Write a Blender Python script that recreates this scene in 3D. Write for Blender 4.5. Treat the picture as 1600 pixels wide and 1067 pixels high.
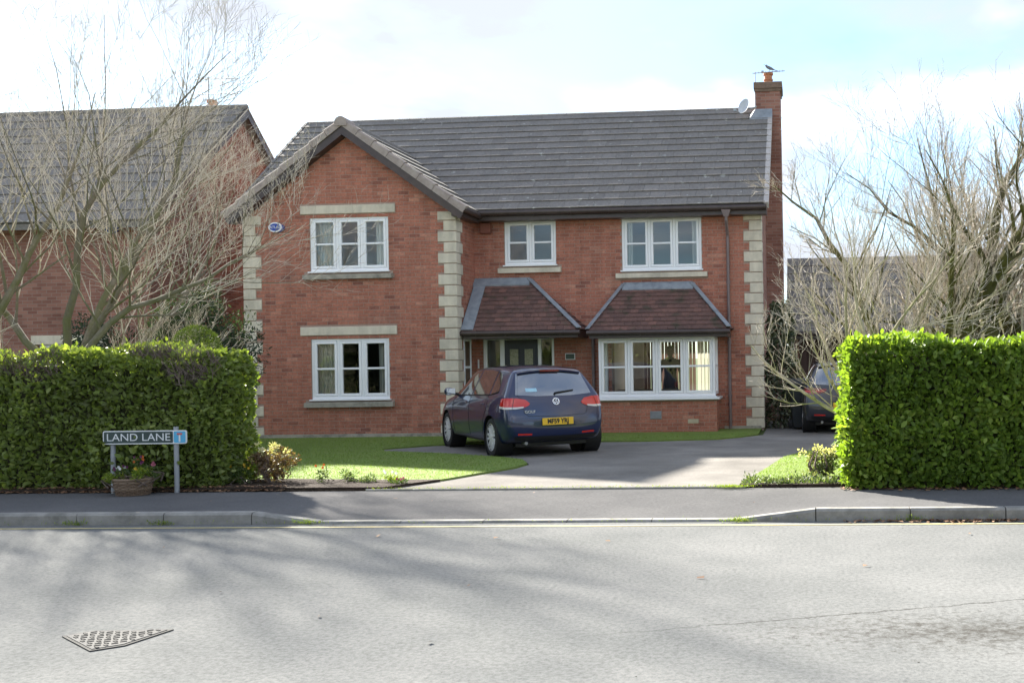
import bpy, bmesh, math, random
import numpy as np
from mathutils import Vector, Matrix
from mathutils.bvhtree import BVHTree
random.seed(7); rng = np.random.default_rng(7)
R = math.radians
scene = bpy.context.scene
for o in list(bpy.data.objects): bpy.data.objects.remove(o, do_unlink=True)
COL = scene.collection

# ------------------------------------------------------------------ camera
YAW, ROLL, EYE = R(3.9), R(.95), 1.6
cd = bpy.data.cameras.new('camera'); cam = bpy.data.objects.new('camera', cd); COL.objects.link(cam)
cd.sensor_width = 36; cd.lens = 36.0; cd.clip_end = 5000
cd.shift_x = -(1155-800)/1600; cd.shift_y = (556.1-533.5)/1600
_r = Vector((math.cos(YAW), math.sin(YAW), 0)); _u = Vector((0,0,1)); _b = Vector((math.sin(YAW), -math.cos(YAW), 0))
_r2 = _r*math.cos(ROLL) - _u*math.sin(ROLL); _u2 = _u*math.cos(ROLL) + _r*math.sin(ROLL)
cam.matrix_world = Matrix(((_r2.x,_u2.x,_b.x,0),(_r2.y,_u2.y,_b.y,0),(_r2.z,_u2.z,_b.z,EYE),(0,0,0,1)))
scene.camera = cam

# ------------------------------------------------------------------ sky, sun, exposure
SUN_DIR = Vector((-.668, .744, 0)).normalized(); SUN_EL = R(30)
w = bpy.data.worlds.new('World'); scene.world = w; w.use_nodes = True
nt = w.node_tree; nt.nodes.clear()
def N(nt, t, **k):
    n = nt.nodes.new(t)
    for a, b in k.items():
        if a == 'ins':
            for i, v in b.items(): n.inputs[i].default_value = v
        else: setattr(n, a, b)
    return n
out = N(nt, 'ShaderNodeOutputWorld'); bg = N(nt, 'ShaderNodeBackground'); bg.inputs[1].default_value = .05
sky = N(nt, 'ShaderNodeTexSky'); sky.sky_type = 'NISHITA'; sky.sun_disc = False
sky.sun_elevation = SUN_EL; sky.sun_rotation = math.atan2(SUN_DIR.x, SUN_DIR.y)
sky.air_density = 1.0; sky.dust_density = .6; sky.ozone_density = 1.0
tc = N(nt, 'ShaderNodeTexCoord'); sep = N(nt, 'ShaderNodeSeparateXYZ'); nt.links.new(tc.outputs['Generated'], sep.inputs[0])
dv = N(nt, 'ShaderNodeMath', operation='ADD'); dv.inputs[1].default_value = .22; nt.links.new(sep.outputs[2], dv.inputs[0])
inv = N(nt, 'ShaderNodeMath', operation='DIVIDE'); inv.inputs[0].default_value = 1; nt.links.new(dv.outputs[0], inv.inputs[1])
vm = N(nt, 'ShaderNodeVectorMath', operation='SCALE'); nt.links.new(tc.outputs['Generated'], vm.inputs[0]); nt.links.new(inv.outputs[0], vm.inputs['Scale'])
ns = N(nt, 'ShaderNodeTexNoise'); ns.inputs['Scale'].default_value = 1.2; ns.inputs['Detail'].default_value = 7; ns.inputs['Roughness'].default_value = .52; ns.inputs['Distortion'].default_value = .25
mp = N(nt, 'ShaderNodeMapping'); mp.inputs['Location'].default_value = (12, 3, 5); nt.links.new(vm.outputs[0], mp.inputs[0]); nt.links.new(mp.outputs[0], ns.inputs['Vector'])
rp = N(nt, 'ShaderNodeValToRGB'); rp.color_ramp.elements[0].position = .38; rp.color_ramp.elements[1].position = .56
rp.color_ramp.elements[0].color = (.12,.12,.12,1); rp.color_ramp.elements[1].color = (1,1,1,1)
nt.links.new(ns.outputs['Fac'], rp.inputs[0])
ns2 = N(nt, 'ShaderNodeTexNoise'); ns2.inputs['Scale'].default_value = 1.8; ns2.inputs['Detail'].default_value = 5; nt.links.new(mp.outputs[0], ns2.inputs['Vector'])
rc = N(nt, 'ShaderNodeValToRGB'); rc.color_ramp.elements[0].color = (2.05,2.2,2.5,1); rc.color_ramp.elements[1].color = (6.5,6.5,6.45,1)
rc.color_ramp.elements[0].position = .45; rc.color_ramp.elements[1].position = .80; rc.color_ramp.interpolation = 'EASE'
nt.links.new(ns2.outputs['Fac'], rc.inputs[0])
mx = N(nt, 'ShaderNodeMix', data_type='RGBA'); nt.links.new(rp.outputs[0], mx.inputs[0]); tn = N(nt, 'ShaderNodeMix', data_type='RGBA', blend_type='MULTIPLY'); tn.inputs[0].default_value = 1; tn.inputs[7].default_value = (.46,.60,.72,1); nt.links.new(sky.outputs[0], tn.inputs[6]); nt.links.new(tn.outputs[2], mx.inputs[6]); nt.links.new(rc.outputs[0], mx.inputs[7])
nt.links.new(mx.outputs[2], bg.inputs[0]); nt.links.new(bg.outputs[0], out.inputs[0])
sl = bpy.data.lights.new('sun', 'SUN'); sl.energy = 2.6; sl.angle = R(1.3); sl.color = (1, .94, .84)
so = bpy.data.objects.new('sun', sl); COL.objects.link(so)
_d = Vector((SUN_DIR.x*math.cos(SUN_EL), SUN_DIR.y*math.cos(SUN_EL), math.sin(SUN_EL)))
so.rotation_euler = _d.to_track_quat('Z', 'Y').to_euler(); so.location = _d*60
vs = scene.view_settings; vs.view_transform = 'Standard'; vs.look = 'None'; vs.gamma = 1; vs.exposure = 3.1; vs.use_curve_mapping = False

# ------------------------------------------------------------------ helpers
def tag(o, label=None, cat=None, group=None, kind=None):
    if label: o['label'] = label
    if cat: o['category'] = cat
    if group: o['group'] = group
    if kind: o['kind'] = kind
    return o
def empty(name, loc=(0,0,0), rz=0, label=None, cat=None, group=None):
    o = bpy.data.objects.new(name, None); COL.objects.link(o); o.location = loc; o.rotation_euler = (0,0,rz)
    o.empty_display_size = .2
    return tag(o, label, cat, group)
def obj(name, me, parent=None, loc=None):
    o = bpy.data.objects.new(name, me); COL.objects.link(o)
    if parent is not None: o.parent = parent
    if loc is not None: o.location = loc
    return o
class MB:
    def __init__(s): s.v = []; s.f = []; s.t = []; s.tone = None
    def add(s, vs, fs, tone=None):
        b = len(s.v); s.v += [tuple(p) for p in vs]
        s.f += [tuple(b+i for i in f) for f in fs]; s.t += [(.5 if tone is None else tone)]*len(fs); return s
    def box(s, x0, x1, y0, y1, z0, z1, tone=None):
        return s.add([(x0,y0,z0),(x1,y0,z0),(x1,y1,z0),(x0,y1,z0),(x0,y0,z1),(x1,y0,z1),(x1,y1,z1),(x0,y1,z1)],
          [(0,3,2,1),(4,5,6,7),(0,1,5,4),(1,2,6,5),(2,3,7,6),(3,0,4,7)], tone)
    def bbox(s, x0, x1, y0, y1, z0, z1, b=.01, tone=None):     # box with chamfered front (-y) edges
        return s.add([(x0,y0+b,z0),(x1,y0+b,z0),(x1,y1,z0),(x0,y1,z0),(x0,y0+b,z1),(x1,y0+b,z1),(x1,y1,z1),(x0,y1,z1),
           (x0+b,y0,z0+b),(x1-b,y0,z0+b),(x1-b,y0,z1-b),(x0+b,y0,z1-b)],
          [(0,3,2,1),(4,5,6,7),(1,2,6,5),(3,0,4,7),(8,9,10,11),(0,1,9,8),(1,5,10,9),(5,4,11,10),(4,0,8,11)], tone)
    def hexa(s, p, tone=None):     # 8 points: bottom 4 ccw, top 4 ccw
        return s.add(p, [(0,3,2,1),(4,5,6,7),(0,1,5,4),(1,2,6,5),(2,3,7,6),(3,0,4,7)], tone)
    def prism(s, poly, d, tone=None):   # polygon 3D extruded by vector d
        n = len(poly); d = Vector(d); P = [Vector(p) for p in poly]
        return s.add(P+[p+d for p in P], [tuple(range(n))[::-1], tuple(range(n, 2*n))]+[(i,(i+1)%n,n+(i+1)%n,n+i) for i in range(n)], tone)
    def quad(s, *p, tone=None): return s.add(p, [tuple(range(len(p)))], tone)
    def tube(s, path, rad, n=8, cap=True, tone=None):
        P = [Vector(p) for p in path]; m = len(P)
        if not hasattr(rad, '__len__'): rad = [rad]*m
        V = []; up = None
        for i in range(m):
            t = (P[min(i+1,m-1)]-P[max(i-1,0)]); t = t.normalized() if t.length > 1e-9 else Vector((0,0,1))
            if up is None:
                up = Vector((0,0,1)) if abs(t.z) < .9 else Vector((1,0,0))
            a = (up - t*up.dot(t))
            a = a.normalized() if a.length > 1e-6 else t.orthogonal().normalized()
            b = t.cross(a); up = a
            for k in range(n):
                q = 2*math.pi*k/n; V.append(P[i]+(a*math.cos(q)+b*math.sin(q))*rad[i])
        F = [(i*n+k, i*n+(k+1)%n, (i+1)*n+(k+1)%n, (i+1)*n+k) for i in range(m-1) for k in range(n)]
        if cap: F += [tuple(range(n))[::-1], tuple((m-1)*n+k for k in range(n))]
        return s.add(V, F, tone)
    def lathe(s, prof, n=24, axis='z', c=(0,0,0), tone=None, closed=False):   # prof (r, h)
        V = []; m = len(prof); c = Vector(c)
        for r, h in prof:
            for k in range(n):
                q = 2*math.pi*k/n; x, y = r*math.cos(q), r*math.sin(q)
                V.append(c+Vector((x,y,h) if axis == 'z' else ((x,h,y) if axis == 'y' else (h,x,y))))
        F = [(i*n+k, i*n+(k+1)%n, (i+1)*n+(k+1)%n, (i+1)*n+k) for i in range(m-1) for k in range(n)]
        if not closed: F += [tuple(range(n))[::-1], tuple((m-1)*n+k for k in range(n))]
        return s.add(V, F, tone)
    def mesh(s, name, mat=None, smooth=False):
        me = bpy.data.meshes.new(name); me.from_pydata(s.v, [], s.f)
        a = me.attributes.new('tone', 'FLOAT', 'FACE'); a.data.foreach_set('value', np.array(s.t, dtype=np.float32))
        if mat: me.materials.append(mat)
        bm = bmesh.new(); bm.from_mesh(me); bmesh.ops.recalc_face_normals(bm, faces=bm.faces); bm.to_mesh(me); bm.free()
        if smooth:
            me.polygons.foreach_set('use_smooth', [True]*len(me.polygons))
            try: me.set_sharp_from_angle(angle=R(40))
            except Exception: pass
        return me
    def build(s, name, mat=None, parent=None, smooth=False, loc=None): return obj(name, s.mesh(name, mat, smooth), parent, loc)
def npmesh(name, V, F, mat, tone=None, smooth=False):     # V (n,3), F (m,k) constant k
    me = bpy.data.meshes.new(name); V = np.asarray(V, np.float32); F = np.asarray(F, np.int32); k = F.shape[1]
    me.vertices.add(len(V)); me.vertices.foreach_set('co', V.ravel())
    me.loops.add(F.size); me.loops.foreach_set('vertex_index', F.ravel())
    me.polygons.add(len(F)); me.polygons.foreach_set('loop_start', np.arange(0, F.size, k, dtype=np.int32))
    me.update(calc_edges=True)
    if smooth: me.polygons.foreach_set('use_smooth', np.ones(len(F), bool))
    if tone is not None:
        a = me.attributes.new('tone', 'FLOAT', 'FACE'); a.data.foreach_set('value', np.asarray(tone, np.float32))
    me.materials.append(mat); return me

# ------------------------------------------------------------------ materials
def mat(name, c1, c2=None, scale=8, rough=.7, bump=0, bscale=60, spec=.5, metal=0, detail=6, tone=None, c3=None, s3=2.0, t3=(.5,.65), trans=0, coat=0, stretch=None, lo=.3, hi=.7, bdist=.01, streak=None):
    m = bpy.data.materials.new(name); m.use_nodes = True; nt = m.node_tree; b = nt.nodes['Principled BSDF']; L = nt.links.new
    b.inputs['Roughness'].default_value = rough; b.inputs['Metallic'].default_value = metal
    b.inputs['Specular IOR Level'].default_value = spec; b.inputs['Coat Weight'].default_value = coat
    c4 = lambda c: (*c, 1)
    tcn = N(nt, 'ShaderNodeTexCoord'); vec = tcn.outputs['Object']
    geo = N(nt, 'ShaderNodeNewGeometry'); vec = geo.outputs['Position']
    if stretch:
        mpn = N(nt, 'ShaderNodeMapping'); mpn.inputs['Scale'].default_value = stretch; L(vec, mpn.inputs[0]); vecs = mpn.outputs[0]
    else: vecs = vec
    col = None
    if c2 is not None:
        n = N(nt, 'ShaderNodeTexNoise', ins={'Scale': scale, 'Detail': detail, 'Roughness': .6}); L(vecs, n.inputs['Vector'])
        r = N(nt, 'ShaderNodeMapRange', ins={1: lo, 2: hi}); L(n.outputs['Fac'], r.inputs[0])
        x = N(nt, 'ShaderNodeMix', data_type='RGBA', ins={6: c4(c1), 7: c4(c2)}); L(r.outputs[0], x.inputs[0]); col = x.outputs[2]
    if tone is not None:       # list of colours along per-piece tone
        at = N(nt, 'ShaderNodeAttribute', attribute_name='tone'); rr = N(nt, 'ShaderNodeValToRGB'); e = rr.color_ramp.elements
        while len(e) < len(tone): e.new(.5)
        for i, c in enumerate(tone): e[i].position = i/(len(tone)-1); e[i].color = c4(c)
        L(at.outputs['Fac'], rr.inputs[0])
        if col is not None:
            x = N(nt, 'ShaderNodeMix', data_type='RGBA', blend_type='MULTIPLY', ins={0: 1.0}); L(rr.outputs[0], x.inputs[6]); L(col, x.inputs[7]); col = x.outputs[2]
        else: col = rr.outputs[0]
    if c3 is not None:         # blotches with a shape of their own (lichen, stains)
        n = N(nt, 'ShaderNodeTexNoise', ins={'Scale': s3, 'Detail': 5, 'Roughness': .6}); L(vec, n.inputs['Vector'])
        r = N(nt, 'ShaderNodeMapRange', ins={1: t3[0], 2: t3[1]}); L(n.outputs['Fac'], r.inputs[0])
        x = N(nt, 'ShaderNodeMix', data_type='RGBA', ins={6: c4(c1), 7: c4(c3)}); L(r.outputs[0], x.inputs[0])
        if col is not None: L(col, x.inputs[6])
        col = x.outputs[2]
    if streak:
        mps = N(nt, 'ShaderNodeMapping'); mps.inputs['Scale'].default_value = (3.2,3.2,.45); L(vec, mps.inputs[0])
        n = N(nt, 'ShaderNodeTexNoise', ins={'Scale': 1.3, 'Detail': 7, 'Roughness': .65}); L(mps.outputs[0], n.inputs['Vector'])
        r = N(nt, 'ShaderNodeMapRange', ins={1: .42, 2: .72, 3: 1.06, 4: streak}); L(n.outputs['Fac'], r.inputs[0])
        x = N(nt, 'ShaderNodeMix', data_type='RGBA', blend_type='MULTIPLY', ins={0: 1.0}); L(col, x.inputs[6]); L(r.outputs[0], x.inputs[7]); col = x.outputs[2]
    if col is not None: L(col, b.inputs['Base Color'])
    else: b.inputs['Base Color'].default_value = c4(c1)
    if bump:
        n = N(nt, 'ShaderNodeTexNoise', ins={'Scale': bscale, 'Detail': 5}); L(vecs, n.inputs['Vector'])
        bp = N(nt, 'ShaderNodeBump', ins={'Strength': bump, 'Distance': bdist}); L(n.outputs['Fac'], bp.inputs['Height']); L(bp.outputs[0], b.inputs['Normal'])
    if trans:
        t = N(nt, 'ShaderNodeBsdfTranslucent'); ms = N(nt, 'ShaderNodeMixShader', ins={0: trans})
        if col is not None:
            g = N(nt, 'ShaderNodeMix', data_type='RGBA', blend_type='MULTIPLY', ins={0: 1.0, 7: (1.5,1.6,.55,1)}); L(col, g.inputs[6]); L(g.outputs[2], t.inputs[0])
        else: t.inputs[0].default_value = c4(c1)
        L(b.outputs[0], ms.inputs[1]); L(t.outputs[0], ms.inputs[2]); L(ms.outputs[0], nt.nodes['Material Output'].inputs[0])
    return m
def glass_mat(name, tint=(.9,.95,.95), ior=1.5, minr=0.0):
    m = bpy.data.materials.new(name); m.use_nodes = True; nt = m.node_tree; nt.nodes.clear(); L = nt.links.new
    o = N(nt, 'ShaderNodeOutputMaterial'); tr = N(nt, 'ShaderNodeBsdfTransparent', ins={0: (*tint,1)}); gl = N(nt, 'ShaderNodeBsdfGlossy', ins={0: (1,1,1,1), 1: .0})
    fr = N(nt, 'ShaderNodeFresnel', ins={0: ior}); ad = N(nt, 'ShaderNodeMath', operation='ADD', ins={1: minr}); ms = N(nt, 'ShaderNodeMixShader')
    L(fr.outputs[0], ad.inputs[0]); L(ad.outputs[0], ms.inputs[0]); L(tr.outputs[0], ms.inputs[1]); L(gl.outputs[0], ms.inputs[2]); L(ms.outputs[0], o.inputs[0]); return m
M = {}
M['brick'] = mat('brick', (.74,.74,.74), (1.15,1.12,1.1), 26, .88, .5, 140, .25, tone=[(.28,.118,.09),(.40,.162,.112),(.445,.182,.125),(.48,.205,.142),(.52,.255,.18)], c3=(.25,.15,.12), s3=.55, t3=(.56,.9), streak=.72)
M['mortar'] = mat('mortar', (.33,.235,.19), (.40,.295,.24), 30, .95, .4, 200, .2)
M['stone'] = mat('cast_stone', (.60,.54,.43), (.68,.615,.495), 9, .85, .25, 120, .3, c3=(.42,.39,.31), s3=1.6, t3=(.50,.75), streak=.8)
M['stone_dirty'] = mat('weathered_stone', (.30,.28,.24), (.44,.40,.33), 7, .9, .3, 120, .3, c3=(.14,.14,.12), s3=5, t3=(.5,.75))
M['tile'] = mat('concrete_tile', (.8,.8,.8), (1.15,1.15,1.15), 18, .85, .5, 90, .3, tone=[(.185,.168,.153),(.205,.188,.172),(.23,.21,.192)], c3=(.40,.40,.36), s3=6.0, t3=(.635,.70))
M['plain_tile'] = mat('plain_tile', (.8,.8,.8), (1.2,1.15,1.1), 14, .85, .4, 90, .3, tone=[(.11,.068,.061),(.15,.088,.077),(.20,.108,.09)], c3=(.05,.055,.035), s3=3.5, t3=(.54,.72))
M['verge'] = mat('verge_tile', (.29,.24,.215), (.40,.34,.305), 10, .9, .4, 80, .3, c3=(.40,.37,.30), s3=5, t3=(.6,.7))
M['brown_pvc'] = mat('brown_plastic', (.045,.030,.027), (.07,.05,.045), 6, .35, 0, spec=.5)
M['grey_pipe'] = mat('weathered_downpipe', (.16,.12,.12), (.22,.17,.165), 5, .45)
M['white'] = mat('white_upvc', (.88,.89,.90), (.84,.85,.86), 3, .28, 0)
M['lead'] = mat('lead_sheet', (.20,.225,.255), (.32,.35,.385), 6, .55, .25, 20, .5, c3=(.12,.14,.16), s3=4, t3=(.55,.8))
M['glass'] = glass_mat('window_glass', minr=.05)
M['curtain'] = mat('curtain_cloth', (.80,.78,.72), None, rough=.9, trans=.25)
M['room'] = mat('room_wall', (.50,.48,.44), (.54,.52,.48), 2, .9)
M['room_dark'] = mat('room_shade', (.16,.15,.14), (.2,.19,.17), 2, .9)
M['asphalt'] = None
# ------------------------------------------------------------------ ground
def gz(y): return .1 if y <= 11.6 else (0 if y >= 20 else .1*(20-y)/8.4)
def nd_road(name, base, dark, light, speck, patch=True):
    m = bpy.data.materials.new(name); m.use_nodes = True; nt = m.node_tree; b = nt.nodes['Principled BSDF']; L = nt.links.new
    g = N(nt, 'ShaderNodeNewGeometry'); P = g.outputs['Position']
    n1 = N(nt, 'ShaderNodeTexNoise', ins={'Scale': .8, 'Detail': 6, 'Roughness': .6}); L(P, n1.inputs['Vector'])
    n2 = N(nt, 'ShaderNodeTexNoise', ins={'Scale': 30, 'Detail': 6, 'Roughness': .85}); L(P, n2.inputs['Vector'])
    vo = N(nt, 'ShaderNodeTexVoronoi', ins={'Scale': 70}); L(P, vo.inputs['Vector'])
    r1 = N(nt, 'ShaderNodeMapRange', ins={1: .35, 2: .65}); L(n1.outputs['Fac'], r1.inputs[0])
    x1 = N(nt, 'ShaderNodeMix', data_type='RGBA', ins={6: (*base,1), 7: (*light,1)}); L(r1.outputs[0], x1.inputs[0])
    r2 = N(nt, 'ShaderNodeMapRange', ins={1: .42, 2: .70}); L(n2.outputs['Fac'], r2.inputs[0])
    x2 = N(nt, 'ShaderNodeMix', data_type='RGBA', blend_type='MULTIPLY', ins={7: (*speck,1)}); L(r2.outputs[0], x2.inputs[0]); L(x1.outputs[2], x2.inputs[6])
    col = x2.outputs[2]; rough = None
    if patch:
        # worn, plucked patch of surfacing towards the right, and scattered dark chips
        mp = N(nt, 'ShaderNodeMapping', ins={'Location': (-1.35, 0, 0), 'Scale': (.75, 2.3, 1)}); mp.inputs['Scale'].default_value = (.62,1.9,1); mp.inputs['Location'].default_value = (-.62, -11.3, 0); L(P, mp.inputs[0])
        ln = N(nt, 'ShaderNodeVectorMath', operation='LENGTH'); L(mp.outputs[0], ln.inputs[0])
        n3 = N(nt, 'ShaderNodeTexNoise', ins={'Scale': 14, 'Detail': 9, 'Roughness': .8}); L(P, n3.inputs['Vector'])
        a = N(nt, 'ShaderNodeMath', operation='MULTIPLY_ADD', ins={1: -.17}); L(ln.outputs['Value'], a.inputs[0]); L(n3.outputs['Fac'], a.inputs[2])
        r3 = N(nt, 'ShaderNodeMapRange', ins={1: .37, 2: .56}); L(a.outputs[0], r3.inputs[0])
        x3 = N(nt, 'ShaderNodeMix', data_type='RGBA', ins={7: (*dark,1)}); L(r3.outputs[0], x3.inputs[0]); L(col, x3.inputs[6]); col = x3.outputs[2]
        n4 = N(nt, 'ShaderNodeTexNoise', ins={'Scale': 16, 'Detail': 1}); L(P, n4.inputs['Vector'])
        r4 = N(nt, 'ShaderNodeMapRange', ins={1: .80, 2: .83}); L(n4.outputs['Fac'], r4.inputs[0])
        x4 = N(nt, 'ShaderNodeMix', data_type='RGBA', ins={7: (.03,.028,.025,1)}); L(r4.outputs[0], x4.inputs[0]); L(col, x4.inputs[6]); col = x4.outputs[2]
        # long hairline crack with ragged edges
        sx = N(nt, 'ShaderNodeSeparateXYZ'); L(P, sx.inputs[0])
        nc = N(nt, 'ShaderNodeTexNoise', ins={'Scale': 6, 'Detail': 8, 'Roughness': .7}); L(P, nc.inputs['Vector'])
        cr1 = N(nt, 'ShaderNodeMath', operation='MULTIPLY_ADD', ins={1: -.33, 2: -6.27}); L(sx.outputs[0], cr1.inputs[0])
        cr2 = N(nt, 'ShaderNodeMath', operation='ADD'); L(cr1.outputs[0], cr2.inputs[0]); L(sx.outputs[1], cr2.inputs[1])
        cr3 = N(nt, 'ShaderNodeMath', operation='MULTIPLY_ADD', ins={1: .16}); L(nc.outputs['Fac'], cr3.inputs[0]); L(cr2.outputs[0], cr3.inputs[2])
        cr4 = N(nt, 'ShaderNodeMath', operation='ADD', ins={1: -.08}); L(cr3.outputs[0], cr4.inputs[0])
        cr5 = N(nt, 'ShaderNodeMath', operation='ABSOLUTE'); L(cr4.outputs[0], cr5.inputs[0])
        cw = N(nt, 'ShaderNodeMapRange', ins={1: .004, 2: .014, 3: .75, 4: 0}); L(cr5.outputs[0], cw.inputs[0])
        cx = N(nt, 'ShaderNodeMapRange', ins={1: -1.6, 2: -.2}); L(sx.outputs[0], cx.inputs[0])
        cm = N(nt, 'ShaderNodeMath', operation='MULTIPLY'); L(cw.outputs[0], cm.inputs[0]); L(cx.outputs[0], cm.inputs[1])
        x6 = N(nt, 'ShaderNodeMix', data_type='RGBA', ins={7: (.05,.048,.045,1)}); L(cm.outputs[0], x6.inputs[0]); L(col, x6.inputs[6]); col = x6.outputs[2]
        # damp smooth hollow in the middle
        mq = N(nt, 'ShaderNodeMapping', ins={'Scale': (1.6, 3.6, 1), 'Location': (1.733*1.6, -6.35*3.6, 0)}); L(P, mq.inputs[0])
        l2 = N(nt, 'ShaderNodeVectorMath', operation='LENGTH'); L(mq.outputs[0], l2.inputs[0])
        n5 = N(nt, 'ShaderNodeTexNoise', ins={'Scale': 4, 'Detail': 5}); L(P, n5.inputs['Vector'])
        a5 = N(nt, 'ShaderNodeMath', operation='MULTIPLY_ADD', ins={1: 1.2}); L(n5.outputs['Fac'], a5.inputs[0]); L(l2.outputs['Value'], a5.inputs[2])
        r5 = N(nt, 'ShaderNodeMapRange', ins={1: 1.35, 2: 1.0, 3: .8, 4: .38}); L(a5.outputs[0], r5.inputs[0]); rough = r5.outputs[0]
    L(col, b.inputs['Base Color'])
    if rough is not None: L(rough, b.inputs['Roughness'])
    else: b.inputs['Roughness'].default_value = .85
    b.inputs['Specular IOR Level'].default_value = .0
    h = N(nt, 'ShaderNodeMath', operation='ADD'); L(n2.outputs['Fac'], h.inputs[0]); L(vo.outputs['Distance'], h.inputs[1])
    bp = N(nt, 'ShaderNodeBump', ins={'Strength': .18, 'Distance': .004}); L(h.outputs[0], bp.inputs['Height']); L(bp.outputs[0], b.inputs['Normal'])
    return m
M['asphalt'] = nd_road('worn_asphalt', (.175,.180,.177), (.075,.072,.066), (.22,.223,.218), (.50,.50,.50))
M['footway'] = nd_road('footway_asphalt', (.125,.124,.125), (.03,.03,.03), (.155,.153,.152), (.7,.7,.7), False)
M['drive'] = nd_road('driveway_asphalt', (.19,.181,.168), (.05,.05,.05), (.28,.266,.245), (.75,.75,.75), False)
M['kerb'] = mat('kerb_concrete', (.20,.195,.18), (.32,.31,.285), 7, .9, .4, 90, .3, c3=(.10,.10,.085), s3=3, t3=(.5,.75))
M['soil'] = mat('soil', (.030,.021,.015), (.065,.046,.034), 14, .95, 1, 30, .2, bdist=.04)
M['earth'] = mat('rough_grass_ground', (.05,.08,.02), (.09,.11,.04), 2, .95, .6, 20, .2)
M['lawn'] = mat('mown_lawn', (.145,.215,.048), (.205,.28,.068), 5, .9, .8, 90, .2, c3=(.17,.20,.06), s3=1.6, t3=(.48,.75), stretch=(1,2.4,1))
M['yellow'] = mat('worn_yellow_paint', (.52,.42,.16), (.34,.31,.2), 14, .8, .3, 120)
def sheet(name, poly, mat, off=0, zf=None, thick=0, parent=None, kind='structure'):
    bm = bmesh.new(); vs_ = [bm.verts.new((x, y, 0)) for x, y in poly]; bm.faces.new(vs_)
    for yy in (11.6, 20):
        bmesh.ops.bisect_plane(bm, geom=bm.verts[:]+bm.edges[:]+bm.faces[:], plane_co=(0,yy,0), plane_no=(0,1,0))
    bmesh.ops.triangulate(bm, faces=bm.faces)
    bmesh.ops.recalc_face_normals(bm, faces=bm.faces)
    for f in bm.faces:
        if f.normal.z < 0: f.normal_flip()
    if thick:
        r = bmesh.ops.extrude_face_region(bm, geom=bm.faces[:]); up = [e for e in r['geom'] if isinstance(e, bmesh.types.BMVert)]
        ups = set(up)
    else: ups = set(bm.verts)
    for v in bm.verts: v.co.z = (zf or gz)(v.co.y) + (off if v in ups else off-thick)
    me = bpy.data.meshes.new(name); bm.to_mesh(me); bm.free(); me.materials.append(mat)
    o = obj(name, me, parent)
    if kind and parent is None: o['kind'] = kind
    return o
# far ground
g = MB(); S = 900
g.quad((-S,-S,-.05),(S,-S,-.05),(S,S,-.05),(-S,S,-.05)); g.build('ground', M['earth'])['kind'] = 'structure'
sheet('garden_ground', [(-24,11.66),(14,11.66),(14,45),(-24,45)], M['earth'], -.012)
# carriageway
b = MB(); b.quad((-60,-5.5,0),(60,-5.5,0),(60,9.9,0),(-60,9.9,0)); o = b.build('road', M['asphalt']); o['kind'] = 'structure'
# footway with the dropped crossing: height at the kerb
def kz(x):
    if x < -5.58 or x > .04: return .118
    if x < -4.9: return .022+.096*(-4.9-x)/.68
    if x > -.72: return .022+.096*(x+.72)/.76
    return .022
xs = sorted(set([-40,-20,-12,-8,-6.5,-5.58,-5.3,-4.9,-4,-3,-2,-1,-.72,-.4,.04,1,3,8,20,40])); ys = [9.99,10.3,10.7,11.2,11.66]
b = MB(); V = []; F = []
for y in ys:
    t = (y-9.99)/(11.66-9.99); t = t*t*(3-2*t)
    for x in xs: V.append((x, y, kz(x)*(1-t)+.1*t - .006))
n = len(xs)
F = [(j*n+i, j*n+i+1, (j+1)*n+i+1, (j+1)*n+i) for j in range(len(ys)-1) for i in range(n-1)]
b.add(V, F); o = b.build('pavement', M['footway'], smooth=True); o['kind'] = 'structure'
# kerb of separate stones
kb = MB()
kb.box(-60, 60, 9.90, 9.985, -.05, -.012); kerb = kb.build('kerb', M['kerb']); kerb['kind'] = 'structure'
def stone(x0, x1):
    za, zb = kz(x0+.02), kz(x1-.02); g_ = .005; b = MB(); y0, y1 = 9.868, 9.992; c = .022; dy = random.uniform(-.004,.004)
    b.add([(x0+g_,y0+dy,-.05),(x1-g_,y0+dy,-.05),(x1-g_,y1,-.05),(x0+g_,y1,-.05),
           (x0+g_,y0+dy,max(za-c,.002)),(x1-g_,y0+dy,max(zb-c,.002)),(x1-g_,y0+c+dy,zb),(x0+g_,y0+c+dy,za),(x1-g_,y1,zb),(x0+g_,y1,za)],
          [(0,1,5,4),(4,5,6,7),(7,6,8,9),(1,2,8,6,5),(0,4,7,9,3),(2,3,9,8)])
    b.build('kerb_stone', M['kerb'], kerb)
x = -5.58
while x > -13: stone(x-.915, x); x -= .915
stone(-5.58, -4.9); x = -4.9
for k in range(5): stone(x, x+.836); x += .836
stone(-.72, .04); x = .04
while x < 6: stone(x, x+.9); x += .9
b = MB(); b.quad((-60,9.64,.004),(60,9.64,.004),(60,9.695,.004),(-60,9.695,.004)); b.build('yellow_line', M['yellow'])['kind'] = 'structure'
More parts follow.
